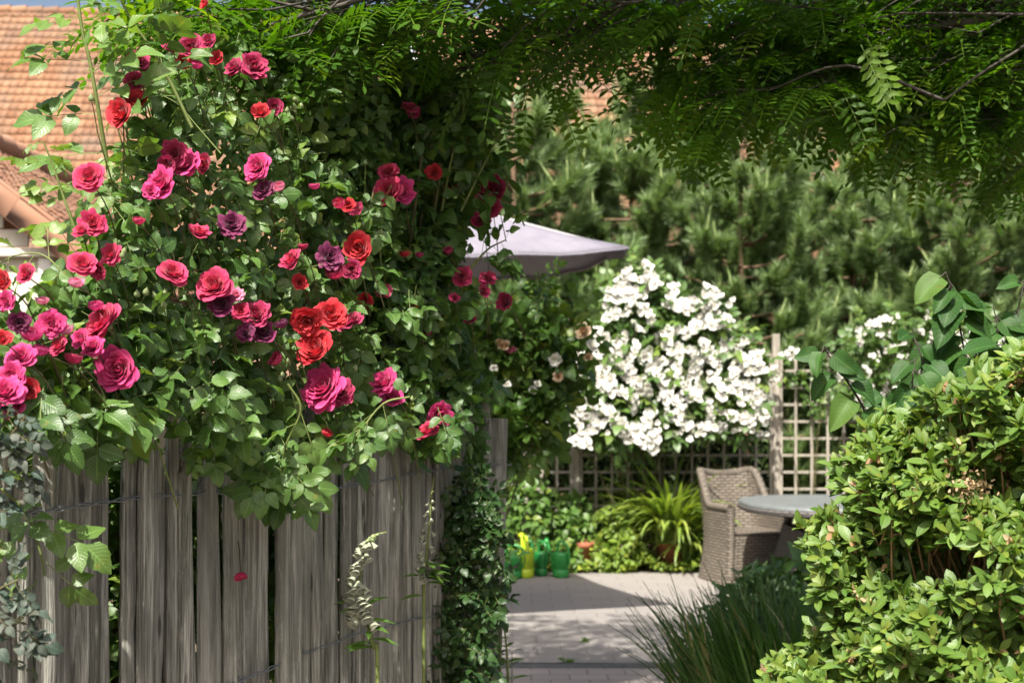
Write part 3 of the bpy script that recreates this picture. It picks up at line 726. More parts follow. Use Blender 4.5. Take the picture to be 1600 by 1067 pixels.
# ------------------------------------------------------------------ watering cans, pots
def plastic(name, c): return plain(name, c, .35, .5, .08, 10)
M['can_green'] = plastic('green plastic', (.02, .2, .035)); M['can_yellow'] = plastic('yellow green plastic', (.36, .48, .02)); M['can_dark'] = plastic('dark green plastic', (.012, .14, .03))
def can(px, py, Y, wd, h, mat, ang, label):
    p = P(px, py, Y); p[2] = .006; T = thing('watering_can', label, 'watering can', p, 'watering cans on the patio')
    ca, sa = math.cos(ang), math.sin(ang); a1 = np.array([ca, sa, 0]); a2 = np.array([-sa, ca, 0]); th = np.linspace(0, 2 * np.pi, 20, endpoint=False)
    def rg(rx, ry, z, sx=0): return np.array([p + a1 * (rx * math.cos(t) + sx) + a2 * ry * math.sin(t) + np.array([0, 0, z]) for t in th])
    w2 = wd / 2; b = h * .72
    prof = [(.02, 0), (.94, 0), (1, .02), (1.0, b * .3), (.97, b * .31), (.97, b * .34), (1, b * .35), (1, b * .9), (.95, b * .97), (.75, b * 1.0), (.7, b * 1.0), (.7, b * .95), (.02, b * .93)]
    mb = MB(); mb.grid(np.array([rg(w2 * r * 1.08, w2 * r * .85, z) for r, z in prof]), closed_u=True, flip=True); mb.build('body', mat, T)
    W = lambda a, z, b_=0: p + a1 * a + a2 * b_ + np.array([0, 0, z])
    mb = MB(); mb.tube(smooth([W(w2 * .98, b * .3), W(w2 * 1.35, b * .55), W(w2 * 1.65, b * .95), W(w2 * 2.0, h * .96)], 5), [.02, .015, .012, .011], 10); mb.build('spout', mat, T)
    mb = MB(); e = W(w2 * 2.0, h * .96); d = nrm(W(.5, .32) - W(0, 0)); mb.tube([e, e + d * .03, e + d * .036], [.012, .03, .001], 12); mb.build('rose_head', mat, T)
    mb = MB(); mb.tube(smooth([W(w2 * .45, b * .98), W(w2 * .35, h * .98), W(-w2 * .35, h * 1.02), W(-w2 * 1.15, h * .86), W(-w2 * 1.3, b * .7), W(-w2 * .98, b * .4)], 6), .012, 8); mb.build('handle', mat, T)
can(798, 904, 11.5, .19, .28, M['can_green'], 2.9, 'green plastic watering can half hidden by dark leaves, leftmost of the cans')
can(821, 903, 11.55, .17, .34, M['can_yellow'], 1.75, 'yellow green plastic watering can, the brightest')
can(845, 902, 11.65, .12, .29, M['can_dark'], 2.3, 'dark green plastic watering can between the yellow one and the last green one')
can(876, 903, 11.55, .145, .3, M['can_green'], 2.4, 'green plastic watering can on the right, standing by the terracotta pot')
M['terra'] = plain('terracotta', (.34, .12, .065), .8, .2, .2, 6, .003)
def pot(px, Y, r, h, label):
    p = P(px, 0, Y); p[2] = .0; th = np.linspace(0, 2 * np.pi, 28, endpoint=False); mb = MB()
    prof = [(.02, 0), (.72, 0), (.93, .78), (1.0, .78), (1.02, 1), (.92, 1), (.88, .86), (.02, .86)]
    mb.grid(np.array([[[r * q * math.cos(t), r * q * math.sin(t), z * h] for t in th] for q, z in prof]), closed_u=True, flip=True)
    o = mb.build('flower_pot', M['terra']); o.location = p; return tag(o, label, 'flower pot', 'terracotta flower pots')
pot(911, 12.02, .12, .27, 'terracotta flower pot beside the watering cans'); pot(1049, 12.12, .14, .28, 'terracotta flower pot behind the drooping strap leaves')

# ================================================================== PALING FENCE
def fence_at(px):
    k = (np.asarray(px, float) - 800) / F; t = (2.4 * k + .89) / (.6 - 1.4 * k); return np.stack([-.89 + .6 * t, 2.4 + 1.4 * t], -1)
M['pale'] = wood_mat('weathered chestnut', (.07, .069, .058), (.235, .232, .2), (.54, .535, .47), (85, 85, 3.2), .01, (.13, .15, .1))
fd = nrm(np.array([.6, 1.4, 0])); fn = np.array([fd[1], -fd[0], 0])       # fence direction, normal to the path side
F0 = np.array([-.89, 2.4, 0]) - fd * .22
fence = thing('paling_fence', 'weathered grey split chestnut paling fence overgrown by red roses', 'fence', F0)
g = np.random.default_rng(5); s = 0; pales = []
while s < 2.27:
    wd = g.uniform(.03, .05); pales.append((s + wd / 2, wd)); s += wd + (g.uniform(-.001, .0025) if g.random() < .85 or s > 1.2 else g.uniform(.006, .013))
for c_, wd in pales:
    nz, na = 26, 18; H = 1.43 + g.normal(0, .055); th = np.linspace(0, 2 * np.pi, na, endpoint=False); tk = g.uniform(.011, .018)
    ridge = g.normal(0, .07, na); ridge[g.integers(0, na, 2)] -= .3; flat = g.random() < .5
    off = g.uniform(-.013, .013); tilt = g.normal(0, .016); ang0 = g.normal(0, .25); wob = np.cumsum(g.normal(0, .0009, nz)); wob2 = np.cumsum(g.normal(0, .0011, nz)); wid = 1 + np.cumsum(g.normal(0, .011, nz))
    V = []
    for i, z in enumerate(np.linspace(.02, H, nz)):
        cx = np.cos(th) * wd / 2 * wid[i]; cyv = np.sin(th) * tk * (.8 if flat else 1.15); cyv = np.where(np.sin(th) > 0, cyv, np.sin(th) * tk)
        sc_ = 1 + ridge + g.normal(0, .02, na); cx = cx * sc_ ** .4; cyv = cyv * sc_
        a = ang0 + .05 * math.sin(z * 2); x2 = cx * math.cos(a) - cyv * math.sin(a); y2 = cx * math.sin(a) + cyv * math.cos(a)
        zz = np.full(na, z)
        if i == nz - 1: zz = z + .05 * np.cos(th) * g.choice([-1, 1]) ; x2 *= .8
        V.append(F0 + fd * (c_ + x2 + wob[i] + tilt * (z - .7))[:, None] + fn * (y2 + off + wob2[i])[:, None] + np.stack([np.zeros(na), np.zeros(na), zz], 1))
    V = np.array(V); mb = MB(); mb.grid(V, closed_u=True)
    top = V[-1].mean(0); mb.add(np.vstack([V[-1], top[None]]), {3: [[k, (k + 1) % na, na] for k in range(na)]})
    center_origin(mb.build('pale', M['pale'], fence))
m_wire = plain('galvanised wire', (.13, .15, .16), .45, .5, .3, 40)
for zw in (1.3, .89, .4):
    mb = MB()
    for ph in (0, np.pi):
        L = np.linspace(0, 2.42, 300); a = L * 55 + ph; sag = .012 * np.sin(L * 4.3 + zw * 9)
        mb.tube(F0 + fd * L[:, None] + fn * (.021 + .003 * np.cos(a) + .004 * np.sin(L * 21))[:, None] + np.stack([np.zeros(300), np.zeros(300), zw + sag + .0035 * np.sin(a)], 1), .0017, 5)
    mb.build('wire', m_wire, fence)
# inclined end pale
mb = MB(); e = F0 + fd * 2.37
mb.tube(smooth([e + [0, 0, .0] - fd * .2, e + [0, 0, .7] - fd * .06, e + [0, 0, 1.45]], 6), [.034, .034, .03], 9, cap=True); center_origin(mb.build('end_post', M['pale'], fence))

# ================================================================== RED CLIMBING ROSE (sunny part) and its blooms
def rose_front(px, py):
    """distance of the leafy front of the climbing rose"""
    px = np.asarray(px, float); py = np.asarray(py, float)
    z = fence_at(np.clip(px, -60, 770))[..., 1]
    over = .26 - .1 * np.clip((px - 300) / 400, 0, 1) - .34 * np.clip((640 - py) / 600, 0, 1) ** 1.3 - .1 * np.clip((py - 700) / 120, 0, 1)
    return z - over
BL = [ # px,py,diameter px,colour,variant
 (140,278,52,'rose',0),(190,178,50,'red',1),(214,158,38,'red',1),(216,95,34,'crimson',2),(210,128,32,'crimson',0),(270,78,34,'crimson',1),(298,74,40,'crimson',0),
 (286,99,26,'red',1),(306,102,24,'magenta',4),(326,66,30,'crimson',1),(321,6,22,'red',1),(340,93,28,'red',1),(366,106,32,'crimson',3),(396,104,46,'crimson',3),(408,176,34,'red',1),
 (430,168,30,'crimson',1),(272,240,40,'crimson',2),(290,258,48,'magenta',3),(320,256,34,'rose',1),(262,255,30,'crimson',1),(252,288,54,'magenta',3),(402,262,44,'magenta',2),
 (413,298,36,'purple',3),(436,292,24,'pink',4),(491,291,20,'magenta',4),(606,300,54,'rose',0),(628,298,40,'magenta',3),(607,268,34,'rose',2),(678,270,28,'red',1),
 (144,350,46,'rose',3),(128,362,30,'rose',1),(129,413,48,'rose',0),(153,421,34,'rose',1),(174,397,38,'rose',2),(119,442,28,'pink',4),(270,427,50,'rose',0),(335,446,58,'rose',0),
 (346,474,44,'purple',3),(369,461,26,'pink',3),(311,363,34,'rose',3),(362,352,42,'purple',3),(217,345,24,'rose',4),(455,406,40,'rose',0),(473,385,20,'rose',4),(514,402,44,'purple',3),
 (523,427,36,'rose',4),(549,421,32,'crimson',0),(562,388,54,'red',1),(468,441,26,'red',1),(545,322,26,'red',1),(530,318,24,'rose',4),(557,327,26,'crimson',1),
 (480,501,50,'red',0),(517,492,52,'red',0),(548,503,48,'crimson',2),(493,547,66,'red',1),(505,606,74,'magenta',2),(532,612,42,'crimson',2),(432,561,28,'rose',4),
 (600,598,48,'magenta',3),(612,622,36,'magenta',3),(686,646,42,'magenta',3),(668,673,38,'rose',0),(160,505,70,'rose',0),(185,577,72,'magenta',1),(145,541,38,'magenta',2),
 (115,560,32,'rose',4),(127,530,34,'magenta',1),(34,558,52,'magenta',0),(48,522,42,'magenta',4),(80,506,42,'magenta',2),(103,516,28,'pink',4),(30,503,36,'purple',3),
 (6,612,58,'magenta',2),(45,607,42,'red',1),(4,440,38,'red',1),(41,428,34,'rose',0),(4,530,32,'red',1),(400,491,46,'crimson',2),(411,521,40,'purple',3),(385,520,30,'purple',3),
 (440,506,26,'purple',4),(376,486,28,'rose',2),(510,676,20,'red',4),(645,176,26,'crimson',1),(62,547,36,'magenta',4),(92,540,32,'rose',2),(18,586,44,'magenta',2),(22,640,40,'magenta',0),(8,470,32,'magenta',2),(66,470,22,'pink',4),(150,478,28,'magenta',4),(235,300,26,'magenta',3),(376,900,25,'rose',4)]
BLD = [(770,300,50,'crimson',3),(790,472,32,'crimson',1),(722,432,34,'crimson',1),(762,435,26,'crimson',2),(645,476,26,'red',1),(570,470,28,'red',1),(710,466,18,'crimson',1),(632,396,20,'red',4),(768,322,34,'crimson',2),(558,20,18,'crimson',1),(752,345,30,'crimson',3),(705,300,26,'crimson',1),(640,168,28,'crimson',2),(735,500,22,'crimson',1),(600,455,24,'crimson',2),(668,520,18,'crimson',4),(755,455,24,'crimson',1),(700,392,18,'crimson',4),(655,398,16,'crimson',4)]
leaf_poly = [(-60,520),(20,510),(70,455),(105,400),(118,345),(150,320),(190,250),(215,190),(235,140),(262,100),(300,70),(350,60),(420,70),(500,100),(560,120),(600,200),(640,260),(690,330),(710,400),(690,470),(700,540),(680,600),(695,650),(680,690),(640,665),(600,675),(540,680),(480,740),(430,760),(390,720),(330,670),(290,630),(262,620),(225,645),(170,650),(120,635),(60,630),(-60,620)]
rose = thing('red_climbing_rose', 'sunlit climbing rose full of red and magenta blooms spilling over the paling fence', 'rose bush', (-.75, 2.95, 0))
g = np.random.default_rng(21)
def away_from_blooms(px, py, Y, blooms, prob=.12, g=g, k=.62):
    keep = np.ones(len(px), bool)
    for b in blooms:
        d = np.hypot(px - b[0], py - b[1]); yb = b_depth(b)
        keep &= ~((d < b[2] * k + 10) & (Y < yb + .06) & (g.random(len(px)) > prob))
    return keep
def b_depth(b):
    if b[1] > 850: return float(fence_at(b[0])[1]) - .1
    return float(rose_front(b[0], b[1])) - .085
def scatter_rose(mb, poly, n, depth, thick, size, blooms, g, camw=.55, pairs=None, leaf_tint=None, smallfrac=.3):
    q = sample_poly(poly, n, g); px, py = q[:, 0], q[:, 1]
    Y = depth(px, py) + np.minimum(g.exponential(thick, n), .75) + g.normal(0, .03, n)
    keep = away_from_blooms(px, py, Y, blooms, .03, g); px, py, Y = px[keep], py[keep], Y[keep]; n = len(px)
    pos = PP(px, py, Y)
    nn = nrm(np.array([-.1, -camw, .75]) + g.normal(0, .5, (n, 3)))
    d = g.normal(0, 1, (n, 3)) + np.array([.1, -.5, -.45]); sz = size * g.uniform(.7, 1.25, n)
    base = pos - nrm(d) * sz[:, None] * .6
    young = (g.random(n) < .1) * g.uniform(.2, .7, n)
    tint = np.stack([g.beta(2, 2, n), young], 1)
    if leaf_tint is not None: tint[:, 0] = np.clip(tint[:, 0] + leaf_tint(px, py), 0, 1)
    s = g.random(n) < smallfrac
    compound(mb, base[~s], d[~s], nn[~s], sz[~s], tint[~s], 2, T_ROSE, .6, True, g)
    compound(mb, base[s], d[s], nn[s], sz[s] * .8, tint[s], 1, T_ROSE, .72, True, g)
mb = MB()
scatter_rose(mb, leaf_poly, 1950, rose_front, .15, .066, BL, g)
low_poly = [(-40,590),(60,595),(200,595),(300,620),(380,700),(340,680),(300,660),(240,635),(200,665),(150,650),(100,635),(-40,630)]
scatter_rose(mb, low_poly, 60, lambda a, b: rose_front(a, b) - .02, .07, .08, BL, g)
# leafy top edge and hanging low sprays placed by hand (px,py -> px,py tip)
sh_canes = MB()
def cane(pts, Y, r0, r1, mb, k=6, sides=6, mat=0):
    pts = np.asarray(pts, float); Y = np.interp(np.linspace(0, 1, len(pts)), np.linspace(0, 1, len(Y)), Y) if np.ndim(Y) else np.full(len(pts), Y)
    w_ = smooth(PP(pts[:, 0], pts[:, 1], Y), k); mb.tube(w_, np.linspace(r0, r1, len(w_)), sides, (.5, 0), True, mat); return w_
def leaves_along(mb, path, n, size, g, t0=.1, spread=1.0, up=(0, -.45, .8), pairs=2, tpls=T_ROSE, mat=None, tint=(.55, .15), jit=.35, droop=.25, leaflet=.6):
    t = np.linspace(t0, .98, n) * (len(path) - 1); i = t.astype(int).clip(0, len(path) - 2); fr = (t - i)[:, None]
    b = path[i] * (1 - fr) + path[i + 1] * fr; T = nrm(path[i + 1] - path[i]); sd = np.where(np.arange(n) % 2 == 0, 1, -1)[:, None]
    side = nrm(np.cross(T, np.array([0, 1., 0]))) * sd
    d = nrm(T * .45 + side * spread + g.normal(0, jit, (n, 3)) - np.array([0, .25, droop])); nn = nrm(np.array(up) + g.normal(0, .35, (n, 3)))
    tt = np.stack([np.clip(g.normal(tint[0], .15, n), 0, 1), np.clip(g.normal(tint[1], .1, n), 0, 1)], 1)
    compound(mb, b, d, nn, size * g.uniform(.8, 1.15, n) * (1 - .35 * np.linspace(0, 1, n) ** 3), tt, pairs, tpls, leaflet, True, g)
w1 = cane([(195,420),(182,340),(165,240),(150,150),(140,95),(128,45),(118,-30)], [2.7, 2.62, 2.6], .005, .0028, sh_canes); leaves_along(mb, w1, 17, .098, g, .12, tint=(.75, .1))
w2 = cane([(118,360),(100,310),(84,262),(68,222)], [2.5, 2.48], .003, .0014, sh_canes); leaves_along(mb, w2, 9, .06, g, .05, tint=(.7, .4))
w3 = cane([(300,200),(262,120),(235,75),(205,30),(178,-20)], [2.75, 2.7], .004, .002, sh_canes); leaves_along(mb, w3, 11, .08, g, .15, tint=(.4, .1))
w4 = cane([(110,440),(70,400),(30,398),(-10,415)], [2.35], .0018, .001, sh_canes); leaves_along(mb, w4, 6, .07, g, .1, tint=(.8, .5))
w5 = cane([(345,240),(310,200),(280,165),(255,150)], [2.75], .0017, .0012, sh_canes)
for pth, Y in (([(335,540),(362,600),(355,640),(335,680),(300,700)], [2.75, 2.72, 2.66]), ([(450,600),(470,640),(445,700),(440,750)], [2.75, 2.8]), ([(640,620),(600,630),(565,670),(545,695)], [3.0, 2.95]), ([(200,560),(188,610),(190,650),(180,670)], [2.55, 2.52])):
    wv = cane(pth, np.array(Y) + .06, .0028, .0018, sh_canes, mat=int(g.random() < .4)); leaves_along(mb, wv, 7, .075, g, .35, tint=(.5, .05), droop=.6)
for px, py, n in ((40, 640, 4), (100, 640, 3), (150, 655, 3), (185, 655, 2), (330, 610, 4), (380, 660, 4), (420, 700, 4), (455, 740, 4), (470, 740, 3), (520, 680, 4), (570, 560, 3), (640, 470, 3), (590, 320, 3), (530, 710, 3), (650, 650, 4), (600, 660, 3), (445, 765, 3), (400, 735, 3)):
    q = PP(px + g.normal(0, 14, n), py + g.normal(0, 14, n) - 20, float(rose_front(px, py)) - .05 + g.normal(0, .02, n))
    compound(mb, q, np.array([0, -.25, -.9]) + g.normal(0, .35, (n, 3)), np.array([-.1, -.75, .5]) + g.normal(0, .25, (n, 3)), .075, np.stack([g.uniform(.2, .8, n), np.zeros(n)], 1), 2, T_ROSE, .66, True, g)
# left low hanging spray in front of the fence
wl = cane([(-30,740),(10,770),(40,800),(60,850),(70,900)], [2.12], .003, .0015, sh_canes); leaves_along(mb, wl, 8, .085, g, .1, tint=(.45, .2), droop=.5)
mb.build('foliage', [M['rose_leaf'], M['cane']], rose)
# canes from the ground behind the fence and flower stalks
for i in range(16):
    px = g.uniform(190, 640); b = np.append(fence_at(px), 0.0) - fn * g.uniform(.082, .3); tp = P(px + g.normal(0, 60), g.uniform(160, 520), float(rose_front(px, 300)) + g.uniform(.15, .4))
    mid = (b + tp) / 2 - fn * g.uniform(.05, .15) + [0, 0, .25]
    sh_canes.tube(smooth([b, mid, tp], 8), np.linspace(.009, .004, 17), 6, mat=int(i % 2))
def stalks(mb, blooms, depth, g):
    for b in blooms:
        p = P(b[0], b[1], depth(b)); 
        e = p + np.array([g.normal(.02, .03), .1 + .08 * g.random(), -.1 - .06 * g.random()])
        if b[1] > 850: e = p + np.array([-.025, .06, .09])
        mb.tube(smooth([p + [0, .006, -.004], p + (e - p) * .5 + [0, .01, .02], e], 4), [.0012, .0017], 5, (.5, 0), False, 1)
BAX = {}
def put_blooms(parent, blooms, depth, g):
    lab = {'purple': 'faded purple bloom', 'pink': 'pale pink half open bloom'}
    for b in blooms:
        Y = depth(b); p = P(b[0], b[1], Y); rad = b[2] / 2 * Y / F * 1.08
        if b[4] == 4: rad *= 1.1
        ax = np.array([-.06, -.85, .36]) + g.normal(0, .33, 3)
        if b[4] == 4: ax = np.array([-.05, -.45, .8]) + g.normal(0, .2, 3)
        if b[1] > 850: ax = np.array([.25, -.35, -.9])
        add_bloom(parent, p, ax, rad, b[3], b[4], label=lab.get(b[3]), g=g)
put_blooms(rose, BL, b_depth, g); stalks(sh_canes, BL, b_depth, g)
for px, py, n in ((465,172,7),(440,190,3),(182,160,2),(238,150,4),(200,196,3),(560,365,3),(595,375,3),(215,455,2),(176,412,3),(258,470,3),(455,575,2),(545,590,2),(440,590,2),(640,630,1),(570,268,1),(152,172,1),(240,640,1),(330,480,2),(612,670,1),(300,330,2)):
    Y = float(rose_front(px, py)) - .04; c = P(px, py + 34, Y + .03)
    for k in range(n):
        p = P(px + g.normal(0, 11 if n > 2 else 6), py + g.normal(0, 9), Y + g.normal(0, .008)); ax = nrm(p - c + [0, 0, .03]); s_ = g.uniform(.0095, .0135); add_bud(rose, p, ax, s_)
        sh_canes.tube(smooth([p, (p + c) / 2 + [0, 0, .004], c], 3), [.0009, .0013], 4)
    sh_canes.tube(smooth([c, c + [.01, .03, -.06], c + [.02, .1, -.15]], 3), [.0014, .002], 4)
sh_canes.build('canes', [M['cane'], M['dark_cane']], rose)

# ================================================================== second, shaded red climber by the end of the fence
rose2 = thing('red_climbing_rose', 'shaded dark climbing rose with few deep red blooms at the fence end', 'rose bush', (-.2, 4.0, 0))
def rose2_front(px, py):
    px = np.asarray(px, float); return 3.62 + .55 * np.clip((px - 520) / 270, 0, 1) - .12 * np.clip((np.asarray(py) - 300) / 300, 0, 1) + .1 * np.sin(np.asarray(py) / 40.)
poly2 = [(440,40),(520,80),(600,95),(690,95),(735,150),(760,190),(774,260),(756,300),(725,325),(715,360),(700,385),(715,420),(735,450),(725,500),(742,540),(768,600),(745,640),(740,690),(700,720),(640,700),(560,640),(500,560),(460,400),(430,200)]
d2 = lambda b: float(rose2_front(b[0], b[1])) - .06
g = np.random.default_rng(33); mb = MB(); st = MB(); _sv = b_depth
b_depth = d2
scatter_rose(mb, poly2, 1900, rose2_front, .28, .085, BLD, g, leaf_tint=lambda a, b: -.25 + 0 * a)  # same rose leaf, tint lowered to paint in the shade
b_depth = _sv
for pth in ([(690,330),(705,250),(720,190),(735,130),(760,90)], [(640,240),(640,160),(655,110)], [(735,420),(762,390),(790,375)], [(720,330),(760,250),(785,200)], [(560,260),(550,160),(540,90)]):
    wv = cane(pth, [3.95, 3.9], .004, .0018, st); leaves_along(mb, wv, 9, .1, g, .1, tint=(.3, 0))
for i in range(8):
    px = g.uniform(560, 760); b = np.append(fence_at(px), 0.0) - fn * g.uniform(.08, .2); tp = P(px + g.normal(0, 30), g.uniform(120, 400), 4.0 + g.uniform(-.2, .2)); st.tube(smooth([b, (b + tp) / 2 - fn * .1, tp], 8), np.linspace(.01, .004, 17), 6, mat=1)
mb.build('foliage', [M['rose_leaf'], M['cane']], rose2); put_blooms(rose2, BLD, d2, g); stalks(st, BLD, d2, g); st.build('canes', [M['cane'], M['dark_cane']], rose2)

# ================================================================== generic plants
def leafy(name, label, cat, loc, poly, depth, n, thick, size, leafm, g, tpls=T_SIMPLE, kind='single', camw=.5, dirb=(0, -.3, -.3), nb=(-.1, 0, .7), stems=6, stemm='dark_cane', leaflet=.6, pairs=2, young=.1, group=None, tmean=.5):
    t = thing(name, label, cat, loc, group); mb = MB(); q = sample_poly(poly, n, g); px, py = q[:, 0], q[:, 1]
    Y = depth(px, py) + np.minimum(g.exponential(thick, n), thick * 4); pos = PP(px, py, Y); pos[:, 2] = np.maximum(pos[:, 2], .02)
    nn = nrm(np.array(nb) + np.array([0, -camw, 0]) + g.normal(0, .5, (n, 3))); d = nrm(np.array(dirb) + g.normal(0, .8, (n, 3))); sz = size * g.uniform(.65, 1.25, n)
    tint = np.stack([np.clip(g.normal(tmean, .25, n), 0, 1), (g.random(n) < young) * g.uniform(.2, .8, n)], 1)
    if kind == 'single': pick_inst(mb, tpls, frames(d, nn), pos, sz, tint, g)
    else: compound(mb, pos, d, nn, sz, tint, pairs, tpls, leaflet, True, g)
    mb.build('foliage', [M[leafm], M['cane']], t)
    st = MB(); base = np.array(loc, float)
    for i in range(stems):
        k = g.integers(0, n); e = pos[k]; b = base + np.append(g.normal(0, .05, 2), 0); st.tube(smooth([b, (b + e) / 2 + g.normal(0, .03, 3) + [0, 0, .05], e], 6), np.linspace(.0025 + size * .06, .0015, 13), 5)
    st.build('stems', M[stemm], t); return t
G = lambda s: np.random.default_rng(s)
# blue-grey leaved rose at the left edge
tg = thing('blue_leaved_rose', 'blue grey leaved shrub rose in front of the fence at the left edge', 'rose bush', (-.86, 2.02, 0)); mb = MB(); st = MB(); g = G(41)
for pth in ([(-90,1150),(-80,900),(-40,760),(10,690),(40,650)], [(-90,1150),(-70,900),(-30,790),(5,740),(30,720)], [(-90,1200),(-50,1080),(0,1000),(40,960)], [(-90,1150),(-70,900),(-35,720),(0,670),(15,640)], [(-90,1200),(-50,1010),(-10,930),(30,905)]):
    wv = cane(pth, [2.02], .004, .0016, st); leaves_along(mb, wv, 11, .06, g, .4, tint=(.5, .1), pairs=3, leaflet=.42)
wv = st.tube(smooth([(-.86, 2.02, 0), (-.85, 2.02, .5), P(-85, 1150, 2.02)], 5), .006, 6)
mb.build('foliage', [M['glauca'], M['dark_cane']], tg); st.build('canes', M['dark_cane'], tg)
# greenery behind the fence
b0 = np.append(fence_at(180), 0) - fn * .5
leafy('leafy_shrub', 'bright green leafy shrub glimpsed through the gaps of the paling fence', 'shrub', b0, [(-40, 690), (690, 690), (690, 1120), (-40, 1120)], lambda a, b: fence_at(a)[..., 1] + .24, 1700, .12, .07, 'shrub_leaf', G(42), T_ROSE, 'compound', dirb=(0, -.3, 0))
# foxgloves
def foxglove(label, pts, Y, n0, n1, bell, g):
    base = P(pts[0][0], pts[0][1], Y); base[2] = 0; T = thing('foxglove', label, 'foxglove', base, 'white foxgloves before the fence'); st = MB()
    w_ = smooth(np.vstack([base, PP([p[0] for p in pts], [p[1] for p in pts], Y)]), 8); st.tube(w_, np.linspace(.006, .0018, len(w_)), 6, cap=True)
    L = np.linspace(0, 1, len(w_)); th = np.linspace(0, 2 * np.pi, 10, endpoint=False)
    m = MB(); pr = [(.1, 0), (.17, .1), (.24, .35), (.34, .7), (.4, .88), (.52, 1.0), (.5, 1.03), (.33, .8), (.2, .3)]
    m.grid(np.array([[[r * math.cos(t) * (1.0), r * math.sin(t) * .85, -z * (1 + (.12 * math.cos(t) if i in (5, 6) else 0))] for t in th] for i, (r, z) in enumerate(pr)]), np.stack([np.repeat(np.linspace(0, 1, 9)[:, None], 10, 1), np.zeros((9, 10))], -1), closed_u=True)
    o = m.build('flower_bell', PET['foxglove']); me = o.data; bpy.data.objects.remove(o)
    for k in range(n0):
        f = k / n0; t = .34 + .50 * f; i = int(t * (len(w_) - 1)); p = w_[i]; s = bell * (1 - .5 * f)
        a = g.uniform(-1.9, 1.0); od = np.array([math.sin(a), -abs(math.cos(a)), 0]); o = bpy.data.objects.new('flower_bell', me); col.objects.link(o); o.parent = T
        o.location = p + od * .01 - base; ax = nrm(np.array([od[0], od[1], -.9])); o.rotation_euler = Vector(-ax).to_track_quat('Z', 'Y').to_euler(); o.scale = (s, s, s)
    bd = MB()
    for k in range(n1):
        f = k / n1; t = .84 + .155 * f; i = int(t * (len(w_) - 1)); p = w_[i]; a = g.uniform(0, 6.28); od = np.array([math.cos(a), math.sin(a) - .3, -.5]); s = bell * .42 * (1 - .75 * f)
        bd.inst((np.array([[x * .35, y * .35, z] for z, rr in ((0, .5), (.5, 1), (1, .1)) for x, y in ((rr, 0), (0, rr), (-rr, 0), (0, -rr))]), {4: [[i2 * 4 + j, i2 * 4 + (j + 1) % 4, i2 * 4 + 4 + (j + 1) % 4, i2 * 4 + 4 + j] for i2 in range(2) for j in range(4)]}, np.zeros((12, 2))), frames(np.array([[-od[1], od[0], 0]]), od[None]), p[None], np.array([s]), np.array([[.8, 0]]))
    bd.build('buds', M['bud'], T)
    lf = MB(); n = 9; aa = g.uniform(0, 6.28, n); d = np.stack([np.cos(aa), np.sin(aa), np.full(n, .3)], 1); lf.inst(T_LANCE, frames(d, np.tile([0, 0, 1.], (n, 1))), base + np.zeros((n, 3)) + np.array([0, 0, .05]), np.tile([.3, .22, .22], (n, 1)), np.tile([.5, 0], (n, 1)))
    lf.build('leaf_rosette', M['shrub_leaf'], T); lf = MB()
    k = 12; i = (np.linspace(.2, .42, k) * (len(w_) - 1)).astype(int); d = np.stack([g.normal(0, 1, k), g.normal(-.3, .6, k), np.full(k, .2)], 1); lf.inst(T_LANCE, frames(d, np.tile([0, -.3, 1.], (k, 1))), w_[i], np.full(k, .07), np.tile([.5, 0], (k, 1)))
    lf.build('stem_leaves', M['shrub_leaf'], T); st.build('stem', M['cane'], T)
foxglove('tall white foxglove with bent tip standing before the paling fence', [(590,1060),(583,1010),(572,965),(563,935),(562,910),(566,880),(574,852),(584,836),(604,831)], 3.25, 44, 30, .034, G(51))
foxglove('slim greenish white foxglove in the shade at the fence corner', [(662,960),(664,900),(667,860),(671,820),(674,775),(678,745)], 3.72, 24, 26, .02, G(52))
# dark shrub rose against the far fence end
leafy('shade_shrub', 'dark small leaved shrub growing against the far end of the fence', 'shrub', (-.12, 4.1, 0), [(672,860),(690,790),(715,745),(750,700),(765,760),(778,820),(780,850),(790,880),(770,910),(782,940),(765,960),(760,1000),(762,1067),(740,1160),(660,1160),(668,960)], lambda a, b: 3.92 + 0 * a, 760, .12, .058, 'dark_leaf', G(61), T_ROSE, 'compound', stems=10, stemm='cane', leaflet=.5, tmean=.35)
mb = MB(); st = MB(); g = G(62); tw = thing('weed', 'small upright narrow leaved weed at the edge of the paved path', 'plant', (P(788, 1067, 4.25)[0], 4.25, 0))
for dx in (-8, 4, 14):
    b = np.array(tw.location); e = P(786 + dx, 975 + abs(dx) * 3, 4.25); w_ = smooth([b, (b + e) / 2 + [.01, 0, 0], e], 8); st.tube(w_, np.linspace(.003, .001, len(w_)), 5); n = 40; i = np.linspace(4, len(w_) - 1, n).astype(int); a = np.arange(n) * 2.4
    mb.inst(T_LANCE, frames(np.stack([np.cos(a), np.sin(a), .5 + 0 * a], 1), np.tile([0, 0, 1.], (n, 1)) + g.normal(0, .2, (n, 3))), w_[i], .05 * g.uniform(.7, 1.2, n), np.stack([g.uniform(.3, .8, n), np.zeros(n)], 1))
mb.build('foliage', M['shrub_leaf'], tw); st.build('stems', M['cane'], tw)

